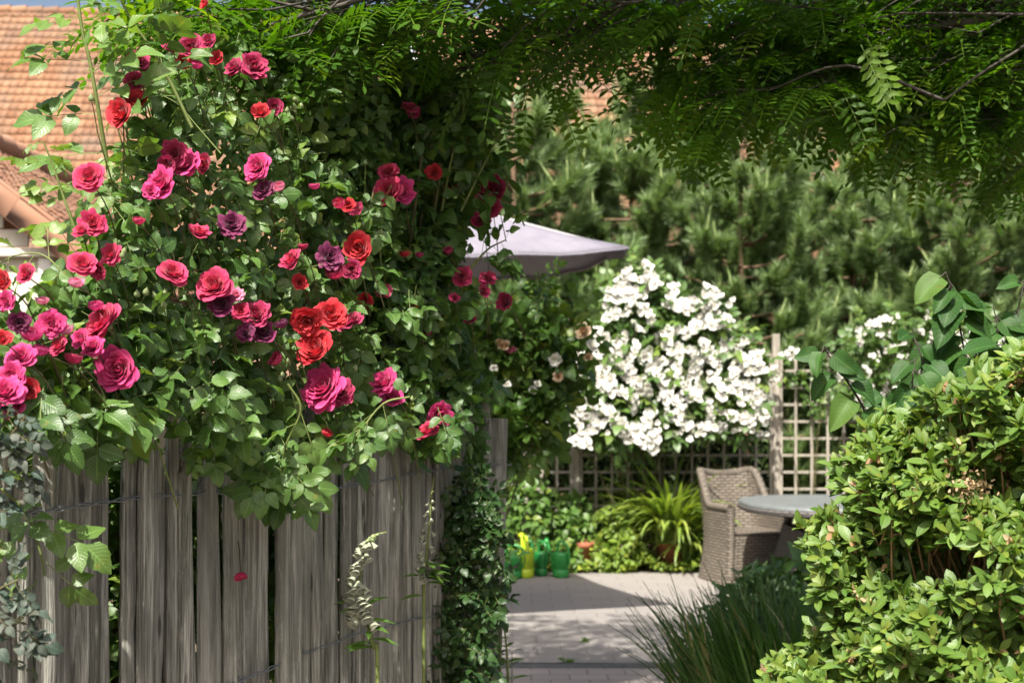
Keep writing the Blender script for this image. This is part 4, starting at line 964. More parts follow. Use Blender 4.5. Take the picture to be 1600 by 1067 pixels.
# apricot / white rose shrub in the middle distance, half in shade
ros3 = leafy('apricot_rose', 'half shaded rose shrub with pale apricot and white blooms behind the fence end', 'rose bush', (-.45, 6.4, 0), [(650,500),(700,470),(745,520),(770,480),(800,470),(830,440),(850,420),(860,460),(900,480),(900,500),(925,520),(915,560),(890,600),(880,650),(840,690),(800,720),(720,720),(650,650)], lambda a, b: 6.2 + 0 * a, 800, .18, .11, 'shrub_leaf', G(71), T_ROSE, 'compound', stems=10, stemm='dark_cane')
g = G(72)
for px, py, d, c, v in ((788,540,24,'apricot',1),(800,548,18,'pink',1),(868,562,22,'white',2),(912,518,30,'apricot',3),(925,540,24,'white',3),(920,558,18,'apricot',3),(780,535,16,'apricot',1),(872,588,18,'apricot',3),(690,490,16,'white',1),(660,550,16,'white',1),(675,568,18,'white',2),(832,610,18,'white',1),(790,600,18,'white',2),(772,575,14,'white',2),(706,500,14,'pink',1),(840,600,14,'white',1)):
    add_bloom(ros3, P(px, py, 6.15), np.array([0, -.8, .4]) + g.normal(0, .25, 3), d / 2 * 6.15 / F, c, v, label=None if c == 'white' else 'pale ' + c + ' bloom', g=g)

# ================================================================== white ramblers on the trellis
_bw = {}
def cluster_mesh(k, n, r, spread, seed):
    if (k, n) in _bw: return _bw[(k, n)]
    g = G(seed); mb = MB()
    small = bloom_mb(7 + k, 15, .8, .35, 5, 5)
    V = np.concatenate(small.v); T = np.concatenate(small.t)
    for i in range(n):
        d = nrm(np.array([g.normal(0, 1), -abs(g.normal(0, 1)) - .5, g.normal(.2, .8)])); c = d * spread * np.array([1.15, .6, .8]) * g.uniform(.45, 1); R = frames(np.array([[.3, .1, .9]]), nrm(d * .8 + [0, -.5, .3])[None])[0]
        for fk in (4,):
            q = [(f[:, :], m) for f, m in zip(small.f[4], small.fm[4])]
        mb.tube(np.array([[0, .05, -.03], c * .5 + [0, .02, -.01], c - nrm(d * .8 + [0, -.5, .3]) * r * .3]), [.003, .002, .002], 4, (.4, 0), False, 1)
        base = mb.n; mb.v.append((V * r * g.uniform(.8, 1.15)) @ R.T + c); mb.t.append(T); mb.uv.append(np.zeros((len(V), 2)))
        for f, m in q: mb.f[4].append(f + base); mb.fm[4].append(m)
        for f, m in zip(small.f[3], small.fm[3]): mb.f[3].append(f + base); mb.fm[3].append(m)
        mb.n += len(V)
    o = mb.build('bloom_cluster', [PET['white'], M['bud']]); me = o.data; bpy.data.objects.remove(o); _bw[(k, n)] = me; return me
def add_cluster(parent, p, me, s, g):
    o = bpy.data.objects.new('bloom_cluster', me); col.objects.link(o); o.parent = parent; o.location = np.asarray(p) - parent_world(parent); o.rotation_euler = (g.normal(0, .3), g.uniform(-3, 3) * .5, g.normal(0, .4)); o.scale = (s, s, s)
wpoly = [(844, 650), (856, 610), (891, 575), (931, 560), (941, 500), (960, 440), (982, 418), (1022, 420), (1054, 445), (1067, 470), (1102, 460), (1142, 468), (1141, 500), (1171, 520), (1181, 560), (1198, 590), (1181, 630), (1176, 665), (1136, 662), (1086, 682), (1036, 688), (976, 690), (926, 678), (876, 684)]
wr = leafy('white_rambling_rose', 'large white flowered rambling rose spilling over the trellis in the sun', 'rose bush', P(1020, 0, 12.18) * [1, 1, 0], wpoly, lambda a, b: 11.98 - .25 * np.clip((b - 420) / 280, 0, 1), 1300, .14, .17, 'white_leaf', G(81), T_SIMPLE, 'compound', stems=12, leaflet=.5)
g = G(82); sp_ = sample_poly(wpoly, 4000, g); cl = []
for q in sp_:
    dens = 1.0 if not (1140 < q[0] < 1200 and q[1] < 560) else .3
    if 960 < q[0] < 1075 and 495 < q[1] < 540: dens = .1
    if g.random() < dens and all(np.hypot(*(q - c)) > 19 for c in cl): cl.append(q)
    if len(cl) >= 88: break
cl += [np.array(q) for q in ((850,661),(1185,660),(905,692),(1007,690),(1105,672),(1178,655),(860,640),(880,652),(905,645),(925,655),(985,440),(1000,455))]
for q in cl[:100]:
    n = int(g.choice([8, 12, 16])); Y = 11.9 - .25 * np.clip((q[1] - 420) / 280, 0, 1); add_cluster(wr, P(q[0], q[1], Y), cluster_mesh(n % 3, n, .028, .085, 900 + n), g.uniform(1.25, 1.75), g)
wpoly2 = [(1300,560),(1320,525),(1360,500),(1410,495),(1450,478),(1500,480),(1540,500),(1580,540),(1580,640),(1480,660),(1400,660),(1320,650),(1305,610)]
wr2 = leafy('white_rambling_rose', 'smaller white rambling rose partly hidden behind the lilac leaves', 'rose bush', P(1430, 0, 12.18) * [1, 1, 0], wpoly2, lambda a, b: 11.95 + 0 * a, 800, .14, .15, 'white_leaf', G(83), T_SIMPLE, 'compound', stems=9, leaflet=.48)
sp_ = sample_poly(wpoly2, 3000, g); cl = []
for q in sp_:
    if all(np.hypot(*(q - c)) > 15 for c in cl): cl.append(q)
    if len(cl) >= 72: break
for q in cl: n = int(g.choice([8, 12, 16])); add_cluster(wr2, P(q[0], q[1], 11.88), cluster_mesh(n % 3, n, .028, .085, 900 + n), g.uniform(.6, .9), g)
M['backing'] = leaf_mat('yew leaf', (.008, .02, .006), (.02, .045, .012), (.05, .08, .02), .5, .3, .1)  # near-black leaves: shade put into the colour
hd = leafy('backing_hedge', 'added dark yew hedge close behind the trellis', 'hedge', P(990, 0, 12.75) * [1, 1, 0], [(740, 612), (860, 604), (1000, 614), (1120, 602), (1207, 610), (1207, 892), (740, 892)], lambda a, b: 12.42 + 0 * a, 5200, .12, .085, 'backing', G(85), [T_LANCE, leaf_tpl(4, .2, 'lance', .3, .3)], stems=16, young=.04)  # hedge added to darken the gaps behind the trellis
# small climber on the trellis right of the tall post
tc = leafy('trellis_climber', 'small green climber with pink white bloom twining on the trellis by the tall post', 'climber', P(1255, 0, 12.22) * [1, 1, 0], [(1222,560),(1250,580),(1290,580),(1300,620),(1270,650),(1240,600),(1215,600)], lambda a, b: 12.18 + 0 * a, 90, .03, .07, 'white_leaf', G(84), stems=4)
for px, py in ((1228, 556), (1210, 580), (1240, 552)): add_cluster(tc, P(px, py, 12.1), cluster_mesh(1, 4, .036, .085, 904), .9, g)

# ================================================================== border plants along the trellis
def mound(label, name, px0, px1, py0, Y, n, size, m, seed, tp=T_SIMPLE, kind='single', cat='plant', **k):
    c = (px0 + px1) / 2; yb = HY + CH * F / Y; hw = (px1 - px0) / 2
    poly = [(c + hw * math.cos(a) * (1 if math.sin(a) < .3 else .9), (py0 + yb) / 2 - 0 + (yb - py0) / 2 * max(-1, min(1, math.sin(a) * 1.1))) for a in np.linspace(0, 2 * np.pi, 18, endpoint=False)]
    return leafy(name, label, cat, P(c, 0, Y + .15) * [1, 1, 0], poly, lambda a, b: Y + .3 - .3 * np.sqrt(np.clip(1 - ((a - c) / hw) ** 2, 0, 1)) * np.clip((b - py0) / (yb - py0) + .35, 0, 1), n, .09, size, m, G(seed), tp, kind, **k)
mound('bushy green shrub at the left end of the trellis bed behind the watering cans', 'border_shrub', 770, 870, 745, 11.75, 620, .085, 'shrub_leaf', 91, cat='shrub')
mound('round leaved green plant growing in and over the terracotta pot by the cans', 'hydrangea', 860, 925, 770, 11.85, 420, .085, 'shrub_leaf', 92, cat='hydrangea', tmean=.7)
mound('lime green leafy clump between the hydrangea and the strap leaves', 'border_plant', 915, 1010, 792, 11.8, 620, .07, 'lime_leaf', 93, tmean=.35)
mound('green leafy clump squeezed between the strap leaves and the wicker chair', 'border_plant', 1060, 1115, 790, 11.95, 300, .07, 'shrub_leaf', 94, tmean=.8)
mb = MB(); g = G(95); n = 2600; q = g.random((n, 2)); px = 785 + q[:, 0] * 330; Y = 11.8 + .45 * q[:, 1]; h = (.07 + .15 * np.abs(np.sin(px * .07) * np.sin(px * .023 + 1))) * g.uniform(.4, 1, n)
pick_inst(mb, T_SIMPLE, frames(rnd_dir(n, g) * [1, 1, .4], np.tile([0, -.3, .9], (n, 1)) + g.normal(0, .4, (n, 3))), np.stack([(px - 800) * Y / F, Y, h], 1), .045 * g.uniform(.6, 1.2, n), np.stack([g.random(n), (g.random(n) < .2) * .6], 1), g)
tag(mb.build('ground_cover', M['lime_leaf']), 'low pale green ground cover edging the patio below the trellis', 'ground cover', None, 'stuff')
def blade_strips(mb, base, az, lean, L, wd, bend, tint, nseg=6):
    """curved blades; base (M,3)"""
    Mn = len(base); s = np.linspace(0, 1, nseg + 1)
    a = lean[:, None] + bend[:, None] * s[None] ** 1.3; ds = (L / nseg)[:, None]
    r = np.concatenate([np.zeros((Mn, 1)), np.cumsum(np.sin(a[:, 1:]) * ds, 1)], 1); z = np.concatenate([np.zeros((Mn, 1)), np.cumsum(np.cos(a[:, 1:]) * ds, 1)], 1)
    dx, dy = np.cos(az)[:, None], np.sin(az)[:, None]; C = np.stack([base[:, :1] + r * dx, base[:, 1:2] + r * dy, base[:, 2:] + z], -1)
    wv = (wd[:, None] * (np.sin(np.pi * np.clip(s * .8 + .2, 0, 1)) ** .6)[None])[..., None] * np.stack([-dy, dx, 0 * dx], -1)
    up = np.stack([-np.cos(a) * dx, -np.cos(a) * dy, np.sin(a)], -1) * wd[:, None, None] * -.25
    V = np.stack([C - wv, C + up, C + wv], 2); k = (nseg + 1) * 3
    f = np.array([[i * 3 + j, i * 3 + j + 1, i * 3 + j + 4, i * 3 + j + 3] for i in range(nseg) for j in range(2)])
    V[..., 2] = np.maximum(V[..., 2], .012)
    mb.add(V.reshape(-1, 3), {4: (f[None] + np.arange(Mn)[:, None, None] * k).reshape(-1, 4)}, np.repeat(tint, k, 0))
def strap(label, px, Y, z0, n, Lm, seed, name='strap_leaved_plant', m='strap_leaf', wd=.014, spread=.05):
    g = G(seed); b = P(px, 0, Y); b[2] = z0; t = thing(name, label, 'plant', b * [1, 1, 0]); mb = MB()
    base = b + np.stack([g.normal(0, spread, n), g.normal(0, spread, n), np.zeros(n)], 1)
    blade_strips(mb, base, g.uniform(0, 6.28, n), g.uniform(.05, .5, n), Lm * g.uniform(.6, 1.15, n), wd * g.uniform(.7, 1.2, n), g.uniform(.6, 2.4, n), np.stack([g.random(n), (g.random(n) < .25) * g.uniform(.1, .6, n)], 1), 8)
    mb.build('foliage', M[m], t); return t
strap('arching strap leaved plant spilling from its pot left of the wicker chair', 1048, 12.0, .25, 230, .85, 101, wd=.019)
strap('arching strap leaved plant between the chair and the one in the pot', 1068, 12.12, .1, 110, .6, 102, wd=.017)
strap('strap leaved plant seen behind the chair back and the table', 1245, 12.16, .12, 150, .45, 103, wd=.016)
strap('strap leaved plant seen under the table top', 1310, 12.0, .02, 60, .45, 104)

# dark grass clump, broad leaved perennials in the lower middle
gr = thing('grass_clump', 'dark fine bladed grass clump at the edge of the patio, lower middle', 'grass', (1.15, 5.4, 0)); mb = MB(); g = G(111); n = 3200
base = np.stack([g.uniform(.72, 1.88, n), g.uniform(4.7, 6.1, n), np.zeros(n)], 1); keep = ((base[:, 0] - 1.36) / .6) ** 2 + ((base[:, 1] - 5.4) / .75) ** 2 < 1; base = base[keep]; n = len(base)
az = np.arctan2(base[:, 1] - 5.4, base[:, 0] - 1.36) + g.normal(0, .7, n); r_ = np.hypot((base[:, 0] - 1.36) / .6, (base[:, 1] - 5.4) / .75)
blade_strips(mb, base, az, .03 + .17 * r_ + g.normal(0, .08, n), g.uniform(.42, .82, n), np.full(n, .0082) * g.uniform(.6, 1.4, n), g.uniform(.1, .9, n), np.stack([g.random(n), (g.random(n) < .08) * 1.0], 1), 6)
mb.build('foliage', M['grass'], gr)
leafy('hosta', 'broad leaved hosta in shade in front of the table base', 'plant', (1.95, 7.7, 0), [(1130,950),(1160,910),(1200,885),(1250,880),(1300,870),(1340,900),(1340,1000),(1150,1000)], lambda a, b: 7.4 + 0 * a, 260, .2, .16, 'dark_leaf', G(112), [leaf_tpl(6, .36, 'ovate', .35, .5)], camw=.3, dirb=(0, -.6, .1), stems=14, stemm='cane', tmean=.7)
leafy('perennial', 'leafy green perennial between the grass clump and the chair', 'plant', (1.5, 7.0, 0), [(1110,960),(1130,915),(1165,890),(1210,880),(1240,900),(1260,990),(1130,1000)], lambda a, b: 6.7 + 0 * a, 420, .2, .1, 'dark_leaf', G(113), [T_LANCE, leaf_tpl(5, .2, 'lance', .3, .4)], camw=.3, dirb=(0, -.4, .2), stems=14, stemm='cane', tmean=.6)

# ================================================================== azalea at the right
az = thing('azalea', 'sunlit glossy green azalea shrub with dry flower heads at the right edge', 'shrub', (1.15, 2.85, 0)); g = G(121)
apoly = [(1185,1067),(1205,1035),(1240,1015),(1262,985),(1300,975),(1275,935),(1262,900),(1290,885),(1240,845),(1245,820),(1290,805),(1320,780),(1300,735),(1330,700),(1345,665),(1375,640),(1415,640),(1440,612),(1490,600),(1530,565),(1580,548),(1640,540),(1700,560),(1700,1160),(1180,1160)]
def az_front(px, py): return 2.72 - .34 * np.clip((px - 1200) / 320, 0, 1) - .16 * np.clip((py - 560) / 500, 0, 1) + .07 * np.sin(px / 47.) * np.sin(py / 39. + 1)
n = 1900; q = sample_poly(apoly, n, g); px, py = q[:, 0], q[:, 1]
hole = ((px - 1500) / 66) ** 2 + ((py - 874) / 38) ** 2 < 1
Y = az_front(px, py) + np.minimum(g.exponential(.1, n), .55) + hole * .3
tips = PP(px, py, Y); mb = MB(); st = MB()
ctr = np.array([1.1, 3.0, .9]); axn = nrm(nrm(tips - ctr) * .7 + np.array([-.1, -.25, .75]) + g.normal(0, .3, (n, 3)))
ref = frames(rnd_dir(n, g), axn); X_, Z_ = ref[..., 0], ref[..., 1]
for k in range(9):
    a = k * 2.4 + g.uniform(0, .5, n); el = np.where(k < 5, g.uniform(.15, .5, n), g.uniform(.6, 1.1, n))
    rad = X_ * np.cos(a)[:, None] + Z_ * np.sin(a)[:, None]; d = rad * np.cos(el)[:, None] + axn * np.sin(el)[:, None]; nn = axn * np.cos(el)[:, None] - rad * np.sin(el)[:, None]
    p = tips - axn * ((.022 if k < 5 else .006) * g.uniform(.5, 1.5, n))[:, None]; keep = g.random(n) < .88
    tint = np.stack([np.clip(g.normal(.5, .22, n), 0, 1), np.where(k >= 6, g.uniform(0, .5, n), (g.random(n) < .06) * .5)], 1)
    pick_inst(mb, T_AZ, frames(d, nn)[keep], p[keep], (.038 * g.uniform(.6, 1.25, n) * np.where(k < 6, 1, .75))[keep], tint[keep], g)
mb.build('foliage', M['azalea'], az)
for i in range(n):
    if g.random() < .55: 
        e = tips[i]; b = e - axn[i] * .1 + nrm(ctr - e) * .06; st.tube([e, (e + b) / 2 + g.normal(0, .006, 3), b], [.0014, .0026], 4)
for i in range(46):
    k = g.integers(0, n); e = tips[k] + nrm(ctr - tips[k]) * .07; b = np.array([1.15, 2.85, 0]) + np.append(g.normal(0, .08, 2), 0); st.tube(smooth([b, b * .55 + e * .45 + [0, 0, -.02] + g.normal(0, .06, 3), e], 7), np.linspace(.011, .003, 15), 5)
st.build('twigs', M['twig'], az)
dd = MB(); k = g.integers(0, n, 190); p = tips[k] + axn[k] * .004
for j in range(5): pick_inst(dd, T_SIMPLE, frames(rnd_dir(190, g) - [0, 0, .5], rnd_dir(190, g)), p + g.normal(0, .004, (190, 3)), .018 * g.uniform(.5, 1.2, 190), np.stack([g.random(190), (g.random(190) < .3) * .8], 1), g)
for j in range(7): pick_inst(dd, [T_LANCE], frames(rnd_dir(190, g), rnd_dir(190, g)), p - axn[k] * .012, .013 * np.ones(190), np.stack([0 * g.random(190), 0 * g.random(190)], 1), g)
cx = PP(1515 + g.normal(0, 16, 160), 762 + g.normal(0, 11, 160), 2.36 + g.normal(0, .012, 160)); pick_inst(dd, T_SIMPLE, frames(rnd_dir(160, g), rnd_dir(160, g)), cx, .008, np.stack([np.ones(160), .5 * np.ones(160)], 1), g)
dd.build('dry_flowers', M['dead'], az)

# ================================================================== lilac
lil = thing('lilac', 'young lilac with large dark heart shaped leaves rising behind the azalea', 'shrub', (1.25, 3.35, 0)); mb = MB(); st = MB(); g = G(131)
def lil_shoot(pts, Y, n, size, t0=.35):
    w_ = cane(pts, Y, .0034, .0014, st); t = np.linspace(t0, 1, n) * (len(w_) - 1); i = t.astype(int).clip(0, len(w_) - 1); b = w_[i]; sd = np.where(np.arange(n) % 2 == 0, 1, -1)
    d = np.stack([sd * g.uniform(.25, .9, n), -g.uniform(0, .5, n), g.uniform(-.95, .0, n)], 1); nn = np.array([-.1, -.75, .5]) + g.normal(0, .32, (n, 3)); pet = nrm(d) * .025
    pick_inst(mb, T_LIL, frames(d, nn), b + pet, size * g.uniform(.75, 1.15, n) * (1 - .35 * np.linspace(0, 1, n) ** 2), np.stack([g.random(n), (g.random(n) < .15) * .6], 1), g)
    for j in range(n): st.tube([b[j], b[j] + pet[j]], .0012, 4)
lil_shoot([(1500,700),(1520,620),(1505,540),(1492,470),(1478,425)], [3.2, 3.15], 20, .112, .1); lil_shoot([(1380,720),(1350,640),(1320,590),(1295,555),(1288,540)], [3.0, 2.95], 8, .08, .3)
lil_shoot([(1420,700),(1415,640),(1395,620),(1380,600)], [3.1], 5, .065); lil_shoot([(1600,640),(1600,560),(1590,500),(1600,440)], [3.2], 10, .078, .1); lil_shoot([(1450,690),(1450,620),(1440,560),(1425,520)], [3.15], 10, .078, .1)
lil_shoot([(1530,690),(1535,630),(1530,580),(1520,545)], [3.1], 15, .115, .0); lil_shoot([(1590,690),(1585,620),(1575,560),(1565,530)], [3.05], 15, .115, .0); lil_shoot([(1450,720),(1430,660),(1425,610),(1430,560)], [3.1], 12, .105, .0); lil_shoot([(1560,660),(1550,580),(1560,520),(1552,480)], [3.2], 18, .115, .0); lil_shoot([(1470,700),(1480,640),(1470,570),(1460,530)], [3.3], 18, .112, .0); lil_shoot([(1660,640),(1650,540),(1660,440)], [3.3], 10, .078, .1)
st.tube(smooth([(1.25, 3.35, 0), (1.2, 3.32, .7), P(1500, 700, 3.2)], 6), .012, 7); st.tube(smooth([(1.25, 3.35, 0), (1.0, 3.2, .8), P(1400, 715, 3.05)], 6), .01, 7); st.tube(smooth([(1.25, 3.35, 0), (1.25, 3.3, .8), P(1600, 650, 3.2)], 6), .01, 7)
mb.build('foliage', M['lilac'], lil); st.build('stems', M['bark'], lil)

# ================================================================== overhanging pinnate tree
lt = thing('locust_tree', 'tree with fine pinnate leaves overhanging the garden from the right', 'tree', (2.75, 4.6, 0)); g = G(141)
tr = MB(); tr.tube(smooth([(2.75, 4.6, 0), (2.72, 4.58, 1.2), (2.6, 4.5, 2.2), (2.45, 4.45, 3.4), (2.4, 4.4, 4.6)], 6), np.linspace(.13, .05, 25), 12); tr.build('trunk', M['bark'], lt)
lim = MB(); limbs = []
def limb(pts, r0, r1): w_ = smooth(pts, 8); lim.tube(w_, np.linspace(r0 * .55, r1 * .8, len(w_)), 7, cap=True); limbs.append(w_)
limb([(2.6,4.5,2.1), P(1640,45,4.4), P(1520,35,4.2), P(1380,60,4.3), P(1220,90,4.4), P(1050,70,4.4)], .035, .008)
limb([(2.6,4.5,2.0), P(1640,130,4.3), P(1520,190,4.4), P(1410,220,4.6), P(1340,245,4.7)], .022, .006)
limb([(2.65,4.5,2.2), P(1660,20,4.0), P(1600,72,3.9), P(1540,110,3.85), P(1475,157,3.8)], .009, .004)
limb([(2.5,4.5,2.6), P(1300,-60,4.1), P(1050,-30,3.9), P(900,50,4.0), P(780,100,4.1)], .03, .006)
limb([(2.5,4.5,2.8), P(1100,-200,3.7), P(800,-110,3.5), P(620,-20,3.4), P(420,40,3.3)], .03, .005)
limb([(2.45,4.45,3.2), (1.4,3.9,3.1), (.3,3.3,3.1), (-.5,2.9,2.95), (-1.1,2.8,2.85)], .035, .006)
limb([(2.45,4.45,3.4), (1.5,4.6,3.4), (.6,4.4,3.5), (-.2,3.9,3.4)], .03, .006)
limb([(2.45,4.45,3.6), (1.6,3.6,3.5), (.9,3.0,3.4), (.1,2.8,3.4)], .028, .006)
limb([(2.4,4.4,4.2), (1.3,3.9,4.1), (.2,3.4,3.9), (-.7,3.1,3.6)], .03, .006)
limb([(2.45,4.45,3.6), (1.5,5.2,3.7), (.6,5.7,3.65), (-.4,5.9,3.6)], .025, .006)
limb([(2.6,4.5,2.0), P(1610,170,4.8), P(1500,250,5.0), P(1400,262,5.2)], .02, .005)
allp = np.concatenate(limbs)
# spray anchors: the part in frame ...
cpoly = [(235,-20),(250,22),(320,60),(380,108),(430,112),(480,128),(520,95),(570,55),(620,78),(660,60),(700,45),(745,68),(775,112),(815,128),(850,112),(880,135),(905,108),(950,80),(1000,58),(1040,68),(1060,112),(1072,170),(1095,198),(1150,188),(1195,178),(1240,155),(1290,172),(1340,190),(1400,178),(1450,215),(1510,232),(1570,255),(1640,270),(1660,-20)]
n1 = 380; q = sample_poly(cpoly, n1, g); keep = ~((q[:, 0] > 640) & (q[:, 0] < 1040) & (g.random(len(q)) < .42)) & ~(((q[:, 0] - 1120) / 60) ** 2 + ((q[:, 1] - 60) / 36) ** 2 < 1) & ~(((q[:, 0] - 1230) / 45) ** 2 + ((q[:, 1] - 95) / 26) ** 2 < 1) & ~(((q[:, 0] - 1560) / 40) ** 2 + ((q[:, 1] - 60) / 22) ** 2 < 1); q = q[keep]
Yq = np.interp(q[:, 0], [230, 450, 700, 900, 1600], [3.2, 3.3, 3.9, 4.2, 4.5]) + g.uniform(-.35, .6, len(q)); A1 = PP(q[:, 0], q[:, 1] - 14, Yq)
# ... and the unseen crown above it
n2 = 560; A2 = np.stack([g.uniform(-1.1, 2.9, n2), g.uniform(2.55, 5.6, n2), g.uniform(2.75, 4.4, n2)], 1)
ok = (A2[:, 2] - CH) / A2[:, 1] > .35
ok &= ~((A2[:, 0] > .7) & (A2[:, 1] < 3.4)); ok &= A2[:, 1] > 2.5 + .25 * np.clip(A2[:, 0], -1, 1) ; A2 = A2[ok]
LIT = np.array([P(b[0], b[1], b_depth(b)) for b in BL if (b[0] < 470 or b[1] > 270) and b[1] < 800] + [P(x, y, float(rose_front(x, y))) for x in range(80, 640, 55) for y in (330, 390, 450, 510, 570, 630, 690) if not (x > 560 and y < 400)] + [P(x, 45, 3.35) for x in range(330, 700, 50)] + [P(x, y, 2.6) for x in (1250, 1350, 1450, 1550) for y in (600, 700, 800, 900, 1000)] + [P(x, y, 2.6) for x in (60, 150) for y in (250, 150)])
def shades(A, thr):
    v = A[:, None] - LIT[None]; t = v @ SUN; d = np.linalg.norm(v - t[..., None] * SUN, axis=-1); return ((d < thr) & (t > .1)).sum(1)
A2 = np.concatenate([A2, np.stack([g.uniform(-.9, 1.3, 75), g.uniform(5.1, 6.5, 75), g.uniform(3.75, 4.5, 75)], 1)]); dk = PP(g.uniform(455, 790, 260), g.uniform(70, 430, 260), 3.75 + g.uniform(0, .5, 260)) + SUN * g.uniform(1.0, 2.6, 260)[:, None]; dk = dk[(dk[:, 2] - CH) / dk[:, 1] > .36]  # unseen sprays added to shade the patio and the second rose
A2 = np.concatenate([A2, dk]); A2 = A2[shades(A2, .36) == 0]; A1 = A1[shades(A1, .22) < 4]
A_ = np.concatenate([A1, A2]); n = len(A_); mb = MB(); tw_ = MB()
out = nrm(A_ - np.array([2.6, 4.5, 2.8])); outd = nrm(out * [1, 1, .25] + g.normal(0, .45, (n, 3)) * [1, 1, .35] - [0, 0, .12]); Ls = g.uniform(.22, .42, n)
for i in range(n):
    a = A_[i]; e = a + outd[i] * Ls[i] * .5 - [0, 0, .03]; s0 = a - outd[i] * Ls[i] * .5; k = np.argmin(((allp - s0 - np.array([.25, .05, 0.02])) ** 2).sum(1)); b = allp[k]
    if np.linalg.norm(b - s0) < .9: tw_.tube(smooth([b, (b + s0) / 2 + g.normal(0, .03, 3) + [0, 0, .03], s0], 4), np.linspace(.005, .0028, 9), 4)
    tw_.tube(smooth([s0, a + [0, 0, .015], e], 4), np.linspace(.0028, .0012, 9), 4)
per = 9; t = np.tile(np.linspace(0, 1, per), n); ii = np.repeat(np.arange(n), per)
pos = A_[ii] + outd[ii] * (Ls[ii] * (t - .5))[:, None] + np.array([0, 0, .0]) - np.array([0, 0, 1.]) * (.03 * t ** 2)[:, None]
side = nrm(np.cross(outd, [0, 0, 1.]))[ii] * np.where(np.arange(n * per) % 2 == 0, 1, -1)[:, None]; side[t > .99] *= .1
d = nrm(outd[ii] * .55 + side * .9 + g.normal(0, .22, (n * per, 3)) - [0, 0, .22]); nn = np.array([0, 0, 1.]) + g.normal(0, .3, (n * per, 3)); sz = g.uniform(.14, .23, n * per)
def pinnate(mb, base, d, nn, L, tint, pairs, g, wl=.21, curl=.35):
    R = frames(d, nn); x, y, z = R[..., 0], R[..., 1], R[..., 2]; L = L[:, None]; Mn = len(base)
    at = lambda t: base + L * (y * t - z * curl * t * t * .7)
    for k in range(pairs + 1):
        tt = .16 + .84 * k / pairs; tg = nrm(y - z * curl * 1.4 * tt)
        for sd in ((-1, 1) if k < pairs else (0,)):
            dd = nrm(tg * (.35 if sd else 1) + sd * x * .95 + g.normal(0, .08, (Mn, 3))); s = L[:, 0] * wl * (1 - .35 * abs(tt - .55)) * g.uniform(.9, 1.1, Mn)
            mb.inst(T_LOC, frames(dd, nrm(z + g.normal(0, .15, (Mn, 3)))), at(tt), np.stack([s * 1.15, s, s], 1), tint)
    wv = .007 * L; pts = [at(t) for t in (0, .33, .66, 1.0)]; V = np.stack([np.stack([p - x * wv, p + x * wv], 1) for p in pts], 1)
    f = np.array([[i * 2, i * 2 + 1, i * 2 + 3, i * 2 + 2] for i in range(3)]); mb.add(V.reshape(-1, 3), {4: (f[None] + np.arange(Mn)[:, None, None] * 8).reshape(-1, 4)}, np.tile([.7, .3], (Mn * 8, 1)), None, 0)
tint = np.stack([np.clip(g.normal(.5, .22, n * per), 0, 1), (g.random(n * per) < .1) * g.uniform(.2, .9, n * per)], 1)
hp = g.random(n * per) < .5
pinnate(mb, pos[hp], d[hp], nn[hp], sz[hp], tint[hp], 8, g); pinnate(mb, pos[~hp], d[~hp], nn[~hp], sz[~hp], tint[~hp], 6, g, .24)
eg = [(330,50),(400,100),(470,105),(560,60),(640,85),(720,70),(760,120),(800,140),(840,130),(860,150),(880,150),(900,110),(955,95),(1010,80),(1045,95),(1065,150),(1085,200),(1100,205),(1150,195),(1190,185),(1240,165),(1300,185),(1345,195),(1400,185),(1440,215),(1480,228),(1520,240),(1560,250),(1600,268)]
eg = np.array(eg, float); eg = np.repeat(eg, np.where((eg[:, 0] > 600) & (eg[:, 0] < 1050), 1, 3), axis=0); ne = len(eg); ep = PP(eg[:, 0] + g.normal(0, 16, ne), eg[:, 1] + g.normal(-4, 12, ne), np.interp(eg[:, 0], [230, 700, 900, 1600], [3.2, 3.8, 4.1, 4.3]) + g.normal(0, .15, ne))
pinnate(mb, ep, np.array([-.1, -.25, -.75]) + g.normal(0, .45, (ne, 3)), np.array([-.1, -.7, .6]) + g.normal(0, .3, (ne, 3)), g.uniform(.13, .2, ne), np.stack([g.uniform(.2, .9, ne), (g.random(ne) < .15) * .5], 1), 8, g, .22, .3)
for px, py, Y in ((1345, 70, 3.5), (1355, 60, 3.6), (870, 150, 4.0), (1020, 180, 4.2)):
    b = P(px, py, Y)[None]; pinnate(mb, b, np.array([[.35, -.25, -.9]]), np.array([[-.2, -.8, .5]]), np.array([.19]), np.array([[.9, .3]]), 7, g, .22, .15)
mb.build('crown', M['locust'], lt); lim.build('limbs', M['bark'], lt); tw_.build('twigs', M['bark'], lt)

